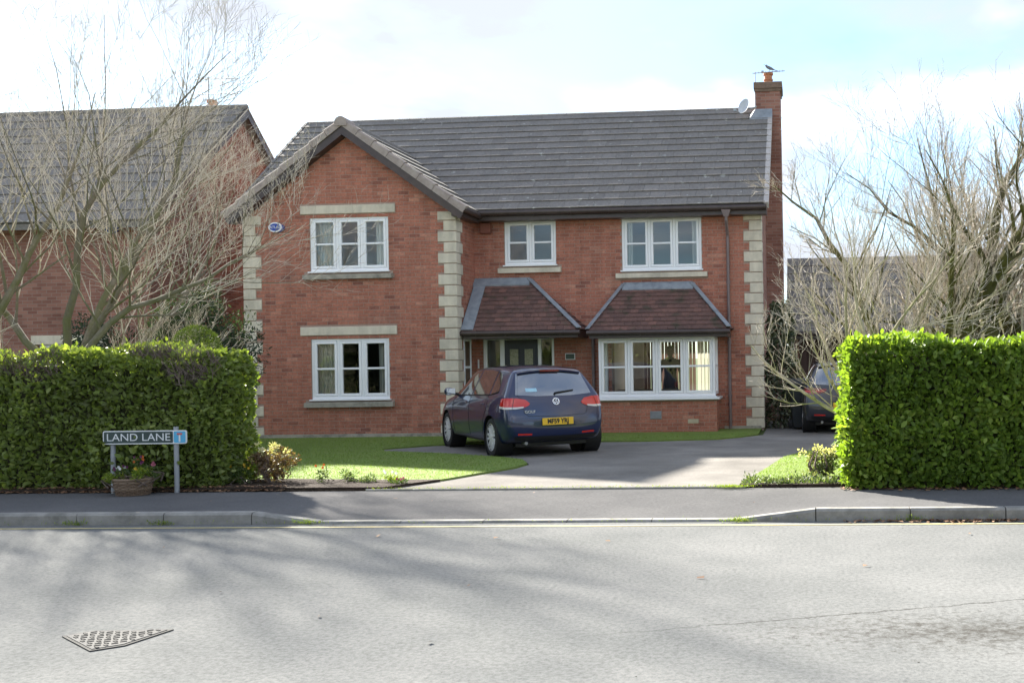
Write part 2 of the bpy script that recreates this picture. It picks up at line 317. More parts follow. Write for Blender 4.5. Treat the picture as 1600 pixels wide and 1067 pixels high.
# back-of-footway edging, driveway, lawns
DR = [(-4.98,11.66),(-.86,11.66),(-.82,12.22),(-.62,13.7),(-.45,15.3),(-.15,16.3),(.3,17.0),(1.2,17.7),(4.6,18.3),(4.6,26.2),(-.95,26.2),(-.95,20.6),(-1.77,19.4),(-3.2,19.1),(-4.1,19.15),(-5.2,19.1),(-6.4,18.9),(-7.0,18.6),(-7.6,17.8),(-7.3,17.25),(-6.2,16.75),(-4.9,15.9),(-4.35,15.35),(-4.10,14.7),(-4.12,14.1),(-4.33,13.4),(-4.6,12.7)]
sheet('driveway', DR, M['drive'], .004)
b = MB(); b.tube([(x, 11.665, .101) for x in np.linspace(-5.2,-.75,12)], .016, 6); b.build('edging_strip', M['kerb'])['kind'] = 'structure'
LW = [(-4.62,12.55),(-4.36,13.4),(-4.15,14.1),(-4.13,14.7),(-4.38,15.33),(-4.93,15.87),(-6.22,16.72),(-7.33,17.22),(-7.64,17.8),(-7.03,18.63),(-6.4,18.94),(-5.2,19.14),(-4.1,19.19),(-3.2,19.14),(-1.79,19.44),(-1.05,20.5),(-1.05,22.2),(-14,22.2),(-14,12.75),(-6.6,12.75),(-5.6,12.6)]
lawn = sheet('lawn', LW, M['lawn'], .03, thick=.05)
RW = [(-.76,12.25),(-.58,13.7),(-.41,15.3),(-.11,16.27),(.33,16.95),(1.2,17.65),(4.6,18.25),(4.6,12.6),(.4,12.6)]
sheet('side_lawn', RW, M['lawn'], .03, thick=.05)
sheet('flower_bed', [(-14,11.7),(-5.0,11.7),(-4.62,12.5),(-5.6,12.56),(-6.6,12.72),(-14,12.72)], M['soil'], .035, thick=.06)
sheet('side_flower_bed', [(-.8,11.7),(6,11.7),(6,12.55),(.4,12.55),(-.74,12.2)], M['soil'], .03, thick=.06)
# grass blades (nobody could count them)
def blades(name, poly, n, hmin, hmax, label, ymax):
    bm = [Vector((x,y)) for x, y in poly]; xs_ = [p[0] for p in poly]; ys_ = [p[1] for p in poly]
    px, py = np.array(xs_), np.array(ys_)
    X = rng.uniform(px.min(), px.max(), n*3); Y = rng.uniform(py.min(), min(py.max(), ymax), n*3)
    ins = np.zeros(len(X), bool); j = len(px)-1
    for i in range(len(px)):
        c = ((py[i] > Y) != (py[j] > Y)) & (X < (px[j]-px[i])*(Y-py[i])/(py[j]-py[i]+1e-12)+px[i]); ins ^= c; j = i
    X, Y = X[ins][:n], Y[ins][:n]; k = len(X)
    Z = np.interp(Y, [11.6,20], [.1,0]) + .028
    h = rng.uniform(hmin, hmax, k); a = rng.uniform(0, 2*math.pi, k); wd = .004
    V = np.zeros((k,3,3)); V[:,0] = np.stack([X-wd*np.cos(a), Y-wd*np.sin(a), Z],1); V[:,1] = np.stack([X+wd*np.cos(a), Y+wd*np.sin(a), Z],1)
    V[:,2] = np.stack([X+rng.normal(0,.012,k), Y+rng.normal(0,.012,k), Z+h],1)
    me = npmesh(name, V.reshape(-1,3), np.arange(3*k).reshape(-1,3), M['blade'], rng.uniform(0,1,k))
    return tag(obj(name, me), label, 'grass', kind='stuff')
M['blade'] = mat('grass_blade', (1,1,1), None, tone=[(.12,.19,.036),(.16,.24,.048),(.22,.30,.075)], rough=.6, trans=.35)
blades('grass', LW, 60000, .012, .03, 'short mown grass of the front lawn left of the driveway', 20.8)
blades('grass', RW, 26000, .012, .03, 'short mown grass beside the right hand hedge', 19)
# utility cover: triangular, chequered
M['iron'] = mat('worn_cast_iron', (.055,.055,.053), (.085,.085,.082), 12, .8, .3, 80, .05)
T = [Vector((-4.449,5.787,0)), Vector((-4.059,5.489,0)), Vector((-3.93,5.60,0)), Vector((-3.86,5.945,0)), Vector((-4.36,5.90,0))]
cv = empty('utility_cover', (-4.15,5.73,0), 0, 'triangular chequered iron utility cover set in the road', 'manhole cover')
off = Vector((-4.15,5.73,0))
b = MB(); b.prism([p-off+Vector((0,0,.001)) for p in T], (0,0,.006)); b.build('frame', M['iron'], cv)
cen = sum(T, Vector())/len(T)
b = MB(); b.prism([cen+(p-cen)*.90-off+Vector((0,0,.0075)) for p in T], (0,0,.003)); b.build('plate', mat('iron_plate', (.095,.095,.092), (.13,.13,.127), 10, .8, spec=.05), cv)
b = MB(); PP = [cen+(p-cen)*.84 for p in T]
def inside(p, poly):
    c = False; j = len(poly)-1
    for i in range(len(poly)):
        if (poly[i].y > p.y) != (poly[j].y > p.y) and p.x < (poly[j].x-poly[i].x)*(p.y-poly[i].y)/(poly[j].y-poly[i].y)+poly[i].x: c = not c
        j = i
    return c
for i in range(-12,13):
    for j in range(-12,13):
        p = cen+Vector((i*.05+(j%2)*.025, j*.04, 0))
        if inside(p, PP):
            a = R(35 if (i+j)%2 else -35); d = Vector((math.cos(a),math.sin(a),0))*.017; e = Vector((-d.y,d.x,0))*.45
            q = p-off+Vector((0,0,.0105)); b.prism([q-d-e,q+d-e,q+d+e,q-d+e], (0,0,.004))
b.build('tread_studs', M['iron'], cv)['kind'] = 'stuff'
# dead leaves along the right gutter and under the hedges
M['dead_leaf'] = mat('dead_leaf',(1,1,1),None,tone=[(.10,.045,.02),(.2,.10,.05),(.28,.17,.09)],rough=.8)
def litter(label, X, Y, zf):
    k = len(X); a = rng.uniform(0,6.28,k); s_ = rng.uniform(.010,.026,k); V = np.zeros((k,4,3)); z = np.array([zf(x,y) for x, y in zip(X,Y)])
    for i,(dx,dy) in enumerate(((-1,-.5),(1,-.5),(1,.5),(-1,.5))):
        V[:,i,0] = X+s_*(dx*np.cos(a)-dy*np.sin(a)); V[:,i,1] = Y+s_*(dx*np.sin(a)+dy*np.cos(a)); V[:,i,2] = z+.005+rng.uniform(0,.018,k)
    tag(obj('dead_leaves', npmesh('dead_leaves', V.reshape(-1,3), np.arange(4*k).reshape(-1,4), M['dead_leaf'], rng.uniform(0,1,k))), label, 'leaves', kind='stuff')
litter('dry brown leaves gathered along the right hand kerb', np.concatenate([rng.uniform(.3,2.4,150), rng.normal(1.4,.35,180)]), 9.85-np.abs(rng.normal(0,.05,330)), lambda x, y: 0)
litter('dry brown leaves scattered under the left hedge', rng.uniform(-10.5,-6.2,700), np.clip(rng.normal(11.70,.06,700),11.5,12.1), lambda x, y: .135 if y > 11.7 else .1)
litter('dry brown leaves scattered under the right hedge', rng.uniform(.3,3.2,420), np.clip(rng.normal(11.42,.09,420),11.1,11.66), lambda x, y: .1)
litter('a few stray leaves and grit on the road and footway', rng.uniform(-7,3,26), rng.uniform(5.2,11.5,26), lambda x, y: 0.0 if y < 9.86 else .1)
# ------------------------------------------------------------------ main house
YG, YM = 20.95, 22.15           # gable front, main front
GX0, GX1 = -11.91, -7.33        # gable wing
HX0, HX1 = -12.55, -1.0         # main body
EZ_ = 4.80                      # eaves
YB = 29.6                       # back wall
PIT = math.tan(R(37.2))
GAX = (GX0+GX1)/2               # gable axis
house = empty('detached_house', (-6.5,22.15,0), 0, 'two storey red brick detached house with front gable and bay window', 'house')
HO = Vector((-6.5,22.15,0))
def hb(mb, name, m, parent=house, smooth=False):     # build in world coordinates under the house
    o = mb.build(name, m, None, smooth); o.parent = parent; o.location = -HO if parent is house else (0,0,0); return o
C_ = .075
# openings (x0,x1,z0,z1)
W_GU = (-10.47,-8.77,3.49,4.665); W_GL = (-10.48,-8.79,.80,2.105)
W_S = (-6.65,-5.50,3.645,4.66); W_R = (-4.04,-2.29,3.475,4.665)
DOOR = (-7.17,-5.58,.0,2.10); BAYO = (-4.30,-2.10,.3,2.05)
def slab(x0, x1, z0, z1, y0, y1, holes):
    b = MB(); X = sorted({x0,x1,*[v for h in holes for v in h[:2] if x0 < v < x1]}); Z = sorted({z0,z1,*[v for h in holes for v in h[2:] if z0 < v < z1]})
    for i in range(len(X)-1):
        for j in range(len(Z)-1):
            cx, cz = (X[i]+X[i+1])/2, (Z[j]+Z[j+1])/2
            if any(h[0] < cx < h[1] and h[2] < cz < h[3] for h in holes): continue
            b.box(X[i], X[i+1], y0, y1, Z[j], Z[j+1])
    return b
gw = slab(GX0, GX1, -.05, EZ_-.06, YG, YG+.28, [W_GU, W_GL])
gw.prism([(GX0,YG,EZ_-.06),(GX1,YG,EZ_-.06),(GAX,YG,EZ_-.06+(GX1-GX0)/2*PIT)], (0,.28,0))
gable_wall = hb(gw, 'wall', M['mortar'])
mw = slab(GX1, HX1, -.05, EZ_-.05, YM, YM+.28, [W_S, W_R, DOOR, BAYO]); main_wall = hb(mw, 'wall', M['mortar'])
rw = MB(); rw.box(GX1-.28, GX1, YG+.28, YM+.28, -.05, EZ_-.05); ret_wall = hb(rw, 'wall', M['mortar'])
M['brick_far'] = None
def brick_tex(name):
    m = bpy.data.materials.new(name); m.use_nodes = True; nt = m.node_tree; b = nt.nodes['Principled BSDF']; L = nt.links.new
    g = N(nt, 'ShaderNodeNewGeometry'); sp = N(nt, 'ShaderNodeSeparateXYZ'); L(g.outputs['Position'], sp.inputs[0])
    ad = N(nt, 'ShaderNodeMath', operation='ADD'); L(sp.outputs[0], ad.inputs[0]); L(sp.outputs[1], ad.inputs[1])
    cb = N(nt, 'ShaderNodeCombineXYZ'); L(ad.outputs[0], cb.inputs[0]); L(sp.outputs[2], cb.inputs[1])
    bt = N(nt, 'ShaderNodeTexBrick', ins={'Color1': (.24,.105,.078,1), 'Color2': (.36,.18,.135,1), 'Mortar': (.30,.22,.18,1), 'Scale': 1, 'Mortar Size': .006, 'Brick Width': .225, 'Row Height': .075}); L(cb.outputs[0], bt.inputs[0])
    n = N(nt, 'ShaderNodeTexNoise', ins={'Scale': 1.2, 'Detail': 6}); L(g.outputs['Position'], n.inputs['Vector'])
    r = N(nt, 'ShaderNodeMapRange', ins={1:.3,2:.7,3:.75,4:1.15}); L(n.outputs['Fac'], r.inputs[0])
    x = N(nt, 'ShaderNodeMix', data_type='RGBA', blend_type='MULTIPLY', ins={0:1.0}); L(bt.outputs[0], x.inputs[6]); L(r.outputs[0], x.inputs[7]); L(x.outputs[2], b.inputs['Base Color'])
    bp = N(nt, 'ShaderNodeBump', ins={'Strength': .6, 'Distance': .006}); bp.invert = True; L(bt.outputs['Fac'], bp.inputs['Height']); L(bp.outputs[0], b.inputs['Normal']); b.inputs['Roughness'].default_value = .9
    b.inputs['Specular IOR Level'].default_value = .25
    return m
M['brick_far'] = brick_tex('distant_brickwork')
# walls that the camera meets edge on or not at all
o_ = MB(); o_.box(HX1-.28, HX1, YM+.28, YB, -.05, EZ_); o_.prism([(HX1-.28,YM,EZ_),(HX1-.28,YB,EZ_),(HX1-.28,(YM+YB)/2,EZ_+3.0)], (.28,0,0)); hb(o_, 'end_wall', M['brick_far'])
o_ = MB(); o_.box(HX0, HX0+.28, YM+.9, YB, -.05, EZ_); o_.prism([(HX0,YM+.9,EZ_),(HX0,YB,EZ_),(HX0,(YM+YB)/2,EZ_+3.0)], (.28,0,0)); o_.box(HX0, GX0, YM+.9, YM+1.18, -.05, EZ_); o_.box(GX0, GX0+.28, YG+.28, YM+1.2, -.05, EZ_-.05); hb(o_, 'end_wall', M['brick_far'])
BACKO = (-4.75,-2.35,.1,2.12)
hb(slab(HX0+.28, HX1-.28, -.05, EZ_, YB-.28, YB, [BACKO]), 'back_wall', M['brick_far'])
# --- bricks, each with its own edges
def sub(iv, blocks):
    out_ = [iv]
    for a, b in blocks:
        nx = []
        for p, q in out_:
            if b <= p or a >= q: nx.append((p,q)); continue
            if a > p: nx.append((p,a))
            if b < q: nx.append((b,q))
        out_ = nx
    return out_
BR = []       # (axis, u0, u1, z0, plane)
def bricks(axis, u0, u1, z0, z1, plane, blocks, lim=None, shift=0):
    k = 0; z = z0
    while z < z1-.03:
        zt = min(z+.065, z1); lo, hi = u0, u1
        if lim: lo, hi = lim(zt)
        u = u0 - (.1125 if k % 2 else 0) - .225 + shift
        bl = [(b[0]-.004, b[1]+.004) for b in blocks if b[2]-.012 < (z+zt)/2 < b[3]+.012]
        while u < hi:
            p, q = max(u, lo), min(u+.215, hi)
            if q-p > .03:
                for c in sub((p,q), bl):
                    if c[1]-c[0] > .025: BR.append((axis, c[0], c[1], z, zt, plane))
            u += .225
        z += C_; k += 1
# quoins: long and short blocks alternating
QZ = [(.04+.225*k, .04+.225*k+.208, k) for k in range(21)]
def quoins(xc, sgn, y, side, ztop):
    Q = []
    for z0, z1, k in QZ:
        if z0 > ztop-.08: break
        z1 = min(z1, ztop); wl = .375 if k % 2 == 0 else .25; x0, x1 = sorted((xc, xc-sgn*wl))
        Q.append((x0, x1, z0-.012, z1+.012)); b = MB()
        pr = .022; xo = xc+sgn*pr
        ret = .24 if k % 2 == 0 else .37
        xa, xb = sorted((xo, xc-sgn*wl))
        bb = MB(); bb.bbox(xa, xb, y-pr, y+ret, z0, z1, .008, random.random()); hb(bb, 'quoin', M['stone'])
    return Q
qL = quoins(GX0, -1, YG, True, 4.72); qR = quoins(GX1, 1, YG, True, 4.72); qM = quoins(HX1, 1, YM, True, 4.66)
lint = [(-10.66,-8.61,4.725,4.915),(-10.70,-8.61,2.17,2.36)]
sills = [(-10.60,-8.68,3.355,3.485),(-10.61,-8.69,.665,.795)]
msills = [(-6.78,-5.385,3.50,3.64),(-4.17,-2.17,3.335,3.47)]
def glim(z):
    if z < EZ_-.1: return GX0, GX1
    d = (z-(EZ_-.1))/PIT; return GX0+d+.03, GX1-d-.03
bricks('x', GX0, GX1, .0, 6.55, YG, qL+qR+lint+sills+[W_GU, W_GL], glim)
bricks('x', GX1, HX1, .0, EZ_-.06, YM, qM+msills+[W_S, W_R, DOOR, BAYO])
bricks('y', YG, YM, .0, EZ_-.06, GX1, [(YG-.1, YG+(.24 if k%2==0 else .37)+.006, z0-.012, z1+.012) for z0, z1, k in QZ]+[(21.32,21.80,.85,2.08)])
BX0, BX1, YBAY = -4.46, -1.95, 21.40
bricks('x', BX0, BX1, .0, .70, YBAY, [(-3.36,-3.12,.30,.47),(-2.56,-2.34,.20,.29)])
bricks('y', YBAY, YM, .0, .70, BX1, [])
def brick_geo(b, br, tone):
    ax, p, q, z0, z1, pl = br; e = .005 + random.uniform(-.0015,.002); h = random.uniform(-.0012,.0012)
    if ax == 'x': b.bbox(p, q, pl-e, pl+.01, z0+h, z1+h, .003, tone)
    else:
        b.add([(pl+e,p,z0),(pl+e,q,z0),(pl+e,q,z1),(pl+e,p,z1),(pl-.01,p,z0),(pl-.01,q,z0),(pl-.01,q,z1),(pl-.01,p,z1)], [(0,1,2,3),(0,4,5,1),(1,5,6,2),(2,6,7,3),(3,7,4,0)], tone)
def btone(br):
    t = random.gauss(.5,.16)
    if random.random() < .06: t = random.uniform(0,.2)
    if random.random() < .05: t = random.uniform(.8,1)
    return min(1,max(0,t))
whole = [b for b in BR if b[0] == 'x' and b[5] == YG and b[2]-b[1] > .21 and .7 < b[3] < 3.4]
whole.sort(key=lambda b: (b[1]+8.2)**2+(b[3]-1.6)**2); solo = set(whole[:290])
vars_ = []
for k in range(12):
    b = MB(); brick_geo(b, ('x',-.1075,.1075,-.0325,.0325,0), (k+.5)/12); vars_.append(b.mesh('brick', M['brick']))
for br in whole[:290]:
    o = obj('brick', random.choices(vars_, [1,1,2,4,7,9,9,7,4,2,1,1])[0], gable_wall, ((br[1]+br[2])/2, br[5], (br[3]+br[4])/2))
rest = {'g': MB(), 'm': MB(), 'r': MB(), 'b': MB()}
for br in BR:
    if br in solo: continue
    key = 'b' if br[5] in (YBAY, BX1) else ('r' if br[0] == 'y' else ('g' if br[5] == YG else 'm'))
    brick_geo(rest[key], br, btone(br))
bayw = MB(); bayw.box(BX0, BX1, YBAY, YBAY+.2, -.05, .70); bayw.box(BX1-.2, BX1, YBAY+.2, YM, -.05, .70); bayw.box(BX0, BX0+.2, YBAY+.2, YM, -.05, .70); bay_wall = hb(bayw, 'wall', M['mortar'])
for key, par in (('g',gable_wall),('m',main_wall),('r',ret_wall),('b',bay_wall)):
    hb(rest[key], 'brickwork', M['brick'], par)['kind'] = 'stuff'
# plinth line of damp stone under the gable
b = MB(); b.box(GX0+.02, GX1-.02, YG-.035, YG-.008, -.04, .10); hb(b, 'plinth', M['stone_dirty']); b = MB(); b.box(-1.85, HX1-.05, YM-.035, YM-.008, -.04, .09); hb(b, 'plinth', M['stone_dirty'])
for l in lint:
    b = MB(); b.bbox(l[0], l[1], YG-.03, YG+.1, l[2]+.006, l[3]-.006, .008); hb(b, 'lintel', M['stone'])
for s_, yy in [(s, YG) for s in sills]+[(s, YM) for s in msills]:
    b = MB(); x0, x1, z0, z1 = s_; f = yy-.10
    b.add([(x0,f,z0),(x1,f,z0),(x1,yy+.12,z0),(x0,yy+.12,z0),(x0,f,z1-.035),(x1,f,z1-.035),(x1,yy+.12,z1-.005),(x0,yy+.12,z1-.005)], [(0,3,2,1),(4,5,6,7),(0,1,5,4),(1,2,6,5),(2,3,7,6),(3,0,4,7)])
    hb(b, 'sill', M['stone_dirty'] if yy == YG else M['stone'])
# --- windows
def window(rect, y, n, rows=2, depth=.06, par=house, base=True):
    x0, x1, z0, z1 = rect; y0, y1 = y+.02, y+.02+.07; fw = .055
    b = MB()
    b.bbox(x0, x1, y0, y1, z1-fw, z1, .006); zb = z0+(.09 if base else fw)
    b.bbox(x0, x1, y0, y1, z0+.03, zb, .006); b.bbox(x0, x0+fw, y0+.001, y1, zb, z1-fw, .006); b.bbox(x1-fw, x1, y0+.001, y1, zb, z1-fw, .006)
    b.bbox(x0-.03, x1+.03, y0-.085, y1-.001, z0, z0+.03, .004)      # projecting white sub-sill
    wdt = (x1-x0-2*fw)/n; mw_ = .028
    for k in range(1, n): xx = x0+fw+k*wdt; b.bbox(xx-mw_, xx+mw_, y0+.002, y1, zb, z1-fw, .006)
    wo = hb(b, 'window', M['white'], par)
    for k in range(n):
        a = x0+fw+k*wdt+(mw_ if k else 0); c = x0+fw+(k+1)*wdt-(mw_ if k < n-1 else 0); d0, d1 = zb, z1-fw; cf = .058
        s = MB(); ys, ye = y0+.004-.012, y1-.01
        s.bbox(a+.004, c-.004, ys, ye, d1-cf, d1-.004, .008); s.bbox(a+.004, c-.004, ys, ye, d0+.004, d0+cf, .008)
        s.bbox(a+.004, a+cf, ys+.001, ye, d0+cf, d1-cf, .008); s.bbox(c-cf, c-.004, ys+.001, ye, d0+cf, d1-cf, .008)
        mz = (d0+d1)/2; s.bbox(a+cf, c-cf, ys+.004, ye-.01, mz-.021, mz+.021, .006)
        so_ = s.build('casement', M['white'], wo)
        for q0, q1 in ((d0+cf, mz-.021),(mz+.021, d1-cf)):
            p = MB(); tl = random.uniform(-.004,.004); ty = random.uniform(-.003,.003); yp = y0+.032
            p.quad((a+cf-.01,yp+tl,q0-.01),(c-cf+.01,yp-tl,q0-.01),(c-cf+.01,yp-tl+ty,q1+.01),(a+cf-.01,yp+tl+ty,q1+.01)); p.build('pane', M['glass'], wo)
    # reveals
    return wo
window(W_GU, YG, 3); window(W_GL, YG, 3); window(W_S, YM, 2); window(W_R, YM, 3)
# bay: four lights across the front, one narrow light on each cheek
window((BX0+.02, BX1-.02, .745, 2.03), YBAY-.02, 4)
for xs_, sg in ((BX1-.02,-1),(BX0+.02,1)):
    b = MB(); y0, y1 = YBAY+.075, YM-.01; xa, xb = sorted((xs_, xs_+sg*.06))
    b.box(xa, xb, y0, y1, .80, .87); b.box(xa, xb, y0, y1, 1.96, 2.03); b.box(xa, xb, y0, y0+.08, .87, 1.96); b.box(xa, xb, y1-.10, y1, .87, 1.96); b.box(xa+.005, xb-.005, y0+.08, y1-.10, 1.39, 1.435)
    wo = hb(b, 'window', M['white'])
    p = MB(); xm = (xa+xb)/2; p.quad((xm,y0+.07,.86),(xm,y1-.09,.86),(xm,y1-.09,1.97),(xm,y0+.07,1.97)); p.build('pane', M['glass'], wo)
b = MB(); b.bbox(BX0-.06, BX1+.07, YBAY-.10, YM-.004, .702, .744, .01); hb(b, 'sill', M['white'])
# grey flue vent and cream air brick in the bay wall
b = MB(); b.bbox(-3.36,-3.12,YBAY-.015,YBAY+.02,.30,.47,.01)
for k in range(4): b.box(-3.33,-3.15,YBAY-.022,YBAY-.014,.325+k*.036,.342+k*.036)
hb(b, 'flue_vent', mat('grey_vent', (.22,.23,.25), (.3,.31,.33), 8, .6))
b = MB(); b.bbox(-2.56,-2.34,YBAY-.012,YBAY+.02,.20,.29,.006)
for i in range(6):
    for j in range(2): b.box(-2.545+i*.035,-2.525+i*.035,YBAY-.015,YBAY-.011,.215+j*.035,.235+j*.035)
hb(b, 'air_brick', mat('cream_airbrick', (.46,.40,.28), (.52,.46,.34), 8, .8))
b = MB(); b.bbox(-7.16,-6.93,YM-.12,YM,4.38,4.60,.01); hb(b, 'nest_box', mat('terracotta_box', (.20,.07,.05), (.24,.09,.06), 9, .8))
# --- roofs
def tile_field(par, fn, width, ncourse, gauge, tw, mt, budget, drop=.028, th=.016, skip=None, name='tile', lap=.07):
    """fn(u, s, h) -> world point: u across, s up the slope, h above it; one object per tile up to the budget"""
    restb = MB(); cnt = 0
    items = []
    for c in range(ncourse):
        u = -(tw/2 if c % 2 else 0)
        while u < width-.02:
            a, e = max(u, 0), min(u+tw, width)
            if e-a > .03: items.append((c, a, e))
            u += tw
    for c, a, e in items:
        s0 = c*gauge; s1 = s0+gauge+lap
        if skip:
            r = skip(c, a, e, s0, s0+gauge)
            if r is None: continue
            a, e = r
        j = random.uniform(-.003,.003); d0 = drop+th+random.uniform(0,.004)
        P = [fn(a+.0025,s0+j,drop-.004), fn(e-.0025,s0+j,drop-.004), fn(e-.0025,s1,.001), fn(a+.0025,s1,.001),
             fn(a+.0025,s0+j,d0), fn(e-.0025,s0+j,d0), fn(e-.0025,s1,th), fn(a+.0025,s1,th)]
        tone = min(1,max(0,random.gauss(.5,.22)))
        if cnt < budget:
            b = MB(); b.hexa(P, tone); b.build(name, mt, par); cnt += 1
        else: restb.hexa(P, tone)
    if restb.v: restb.build('tiling', mt, par)['kind'] = 'stuff'
# main roof
RY0, RYR = YM-.36, 25.55; RZ0 = EZ_+.02; RS = math.atan2(7.74-RZ0, RYR-RY0); RLEN = math.hypot(7.74-RZ0, RYR-RY0)
RXL, RXR = -12.75, -.82
b = MB(); b.prism([(RXL,RY0,RZ0),(RXL,RYR,7.74),(RXL,2*RYR-RY0,RZ0),(RXL,2*RYR-RY0,RZ0-.1),(RXL,RYR,7.60),(RXL,RY0,RZ0-.1)], (RXR-RXL,0,0))
main_roof = hb(b, 'roof', M['tile'])
mfn = lambda u, s, h: (RXR-.06-u, RY0-.04+s*math.cos(RS)-h*math.sin(RS), RZ0+s*math.sin(RS)+h*math.cos(RS))
def mskip(c, a, e, s0, s1):       # stop at the valley where the gable roof rises above
    xa, xb = RXR-.06-e, RXR-.06-a; z = RZ0+(s0+s1)/2*math.sin(RS)
    half = max(0, (6.5-z)/PIT)-.25
    if half > 0 and xa > GAX-half and xb < GAX+half: return None
    return a, e
NC = 15; GA = (RLEN+.02)/NC
tile_field(main_roof, mfn, RXR-RXL-.10, NC, GA, .335, M['tile'], 290, .030, .018, mskip, lap=.06)
b = MB()
x = RXL
while x < RXR-1.3+.9:
    rb = MB(); x1 = min(x+.45, RXR-.02); prof = [(math.cos(t)*.125, math.sin(t)*.10) for t in np.linspace(-.2, math.pi+.2, 9)]
    poly = [(x+.004, RYR+p[0], 7.70+p[1]) for p in prof]; rb.prism(poly, (x1-x-.008,0,0)); rb.build('ridge_tile', M['tile'], main_roof); x += .45
    if x > RXR-.1: break
# verge on the right end
for k in range(NC):
    s0 = k*GA; v = MB(); th_ = .05
    P = [mfn(-.075,s0-.01,-.10),mfn(.0,s0-.01,-.10),mfn(.0,s0+GA-.012,-.10),mfn(-.075,s0+GA-.012,-.10),mfn(-.075,s0-.01,th_),mfn(.03,s0-.01,th_),mfn(.03,s0+GA-.012,th_-.015),mfn(-.075,s0+GA-.012,th_-.015)]
    v.hexa(P); v.build('verge_tile', mat_vl if k else (mat_vl := mat('pale_verge', (.40,.36,.33), (.52,.48,.45), 8, .85)), main_roof)
for k in range(NC):
    s0 = k*GA; W_ = RXR-RXL-.06; v = MB()
    v.hexa([mfn(W_-.02,s0-.01,-.1),mfn(W_+.05,s0-.01,-.1),mfn(W_+.05,s0+GA-.01,-.1),mfn(W_-.02,s0+GA-.01,-.1),mfn(W_-.02,s0-.01,.05),mfn(W_+.05,s0-.01,.05),mfn(W_+.05,s0+GA-.01,.035),mfn(W_-.02,s0+GA-.01,.035)]); v.build('verge_tile', M['tile'], main_roof)
# gable roof: two slopes, ridge running back into the main roof
GO = .26; GHW = (GX1-GX0)/2+.20; GZ0 = EZ_-.02; GZR = GZ0+GHW*PIT-.06; GY0 = YG-GO
GS = math.atan2(GZR-GZ0, GHW); GLEN = math.hypot(GZR-GZ0, GHW)
b = MB(); b.prism([(GAX-GHW,GY0+.05,GZ0),(GAX,GY0+.05,GZR),(GAX+GHW,GY0+.05,GZ0),(GAX+GHW,GY0+.05,GZ0-.09),(GAX,GY0+.05,GZR-.12),(GAX-GHW,GY0+.05,GZ0-.09)], (0,3.9,0))
gable_roof = hb(b, 'roof', M['tile'])
for sg in (1,-1):
    gf = lambda u, s, h, sg=sg: (GAX+sg*(GHW+.02-s*math.cos(GS)+h*math.sin(GS)), GY0+.10+u, GZ0+s*math.sin(GS)+h*math.cos(GS))
    tile_field(gable_roof, gf, 3.6, 8, GLEN/8, .335, M['tile'], 90 if sg > 0 else 0, .030, .018, lap=.05)
    NV = 8; gl = (GLEN+.10)/NV
    for k in range(NV):     # verge caps, one per course, stepped
        s0 = -.10+k*gl; v = MB()
        gp = lambda s, h, y, sg=sg: (GAX+sg*(GHW+.02-s*math.cos(GS)+h*math.sin(GS)), y, GZ0+s*math.sin(GS)+h*math.cos(GS))
        ya, yb, s1 = GY0-.035, GY0+.13, s0+gl-.010
        h0, h1 = .085, .055; c = .03
        V = [gp(s0,-.085,ya),gp(s1,-.085,ya),gp(s1,h1-c,ya),gp(s0,h0-c,ya), gp(s0,h0,ya+c),gp(s1,h1,ya+c), gp(s0,h0,yb),gp(s1,h1,yb), gp(s0,-.085,ya+.03),gp(s1,-.085,ya+.03)]
        v.add(V, [(0,1,2,3),(3,2,5,4),(4,5,7,6),(0,3,4,6,8),(1,9,7,5,2),(0,8,9,1)]); v.build('verge_tile', M['verge'], gable_roof)
    # barge board and soffit
    v = MB(); A_ = [gp(-.12,-.085,GY0), gp(GLEN-.01,-.085,GY0), gp(GLEN+.06*PIT,-.23,GY0), gp(-.12,-.23,GY0)]
    A_ = [(p[0], p[1]-(.004 if sg > 0 else 0), p[2]) for p in A_]; v.prism(A_, (0,.026 if sg > 0 else .022,0)); v.build('barge_board', M['brown_pvc'], gable_roof)
    v = MB(); v.prism([gp(-.1,-.20,GY0+.03), gp(GLEN-.18,-.20,GY0+.03), gp(GLEN-.18,-.22,GY0+.03), gp(-.1,-.22,GY0+.03)], (0,GO-.035,0)); v.build('soffit', M['brown_pvc'], gable_roof)
    # eaves box and gutter along the side of the wing
    xe = GAX+sg*(GHW+.055); v = MB(); yy1 = YM-.25 if sg > 0 else YM+.8
    v.tube([(xe,GY0+.02,GZ0-.05),(xe,yy1,GZ0-.06)], .058, 10); v.build('gutter', M['brown_pvc'], gable_roof, True)
    v = MB(); xi = GAX+sg*(GHW-.20-.001); xo = GAX+sg*(GHW-.0); xa, xb = sorted((xi,xo)); v.box(xa, xb, GY0+.035, yy1, GZ0-.19, GZ0-.085); v.build('fascia', M['brown_pvc'], gable_roof)
v = MB(); pr = [(math.cos(t)*.135, math.sin(t)*.135) for t in np.linspace(-.5, math.pi+.5, 13)]
v.prism([(GAX+p[0], GY0-.06, GZR-.035+p[1]) for p in pr], (0,.42,0)); v.build('ridge_end_tile', M['verge'], gable_roof, True)
for k in range(8):
    v = MB(); v.prism([(GAX+p[0]*.85, GY0+.37+k*.42, GZR-.03+p[1]*.8) for p in pr], (0,.41,0)); v.build('ridge_tile', M['tile'], gable_roof, True)
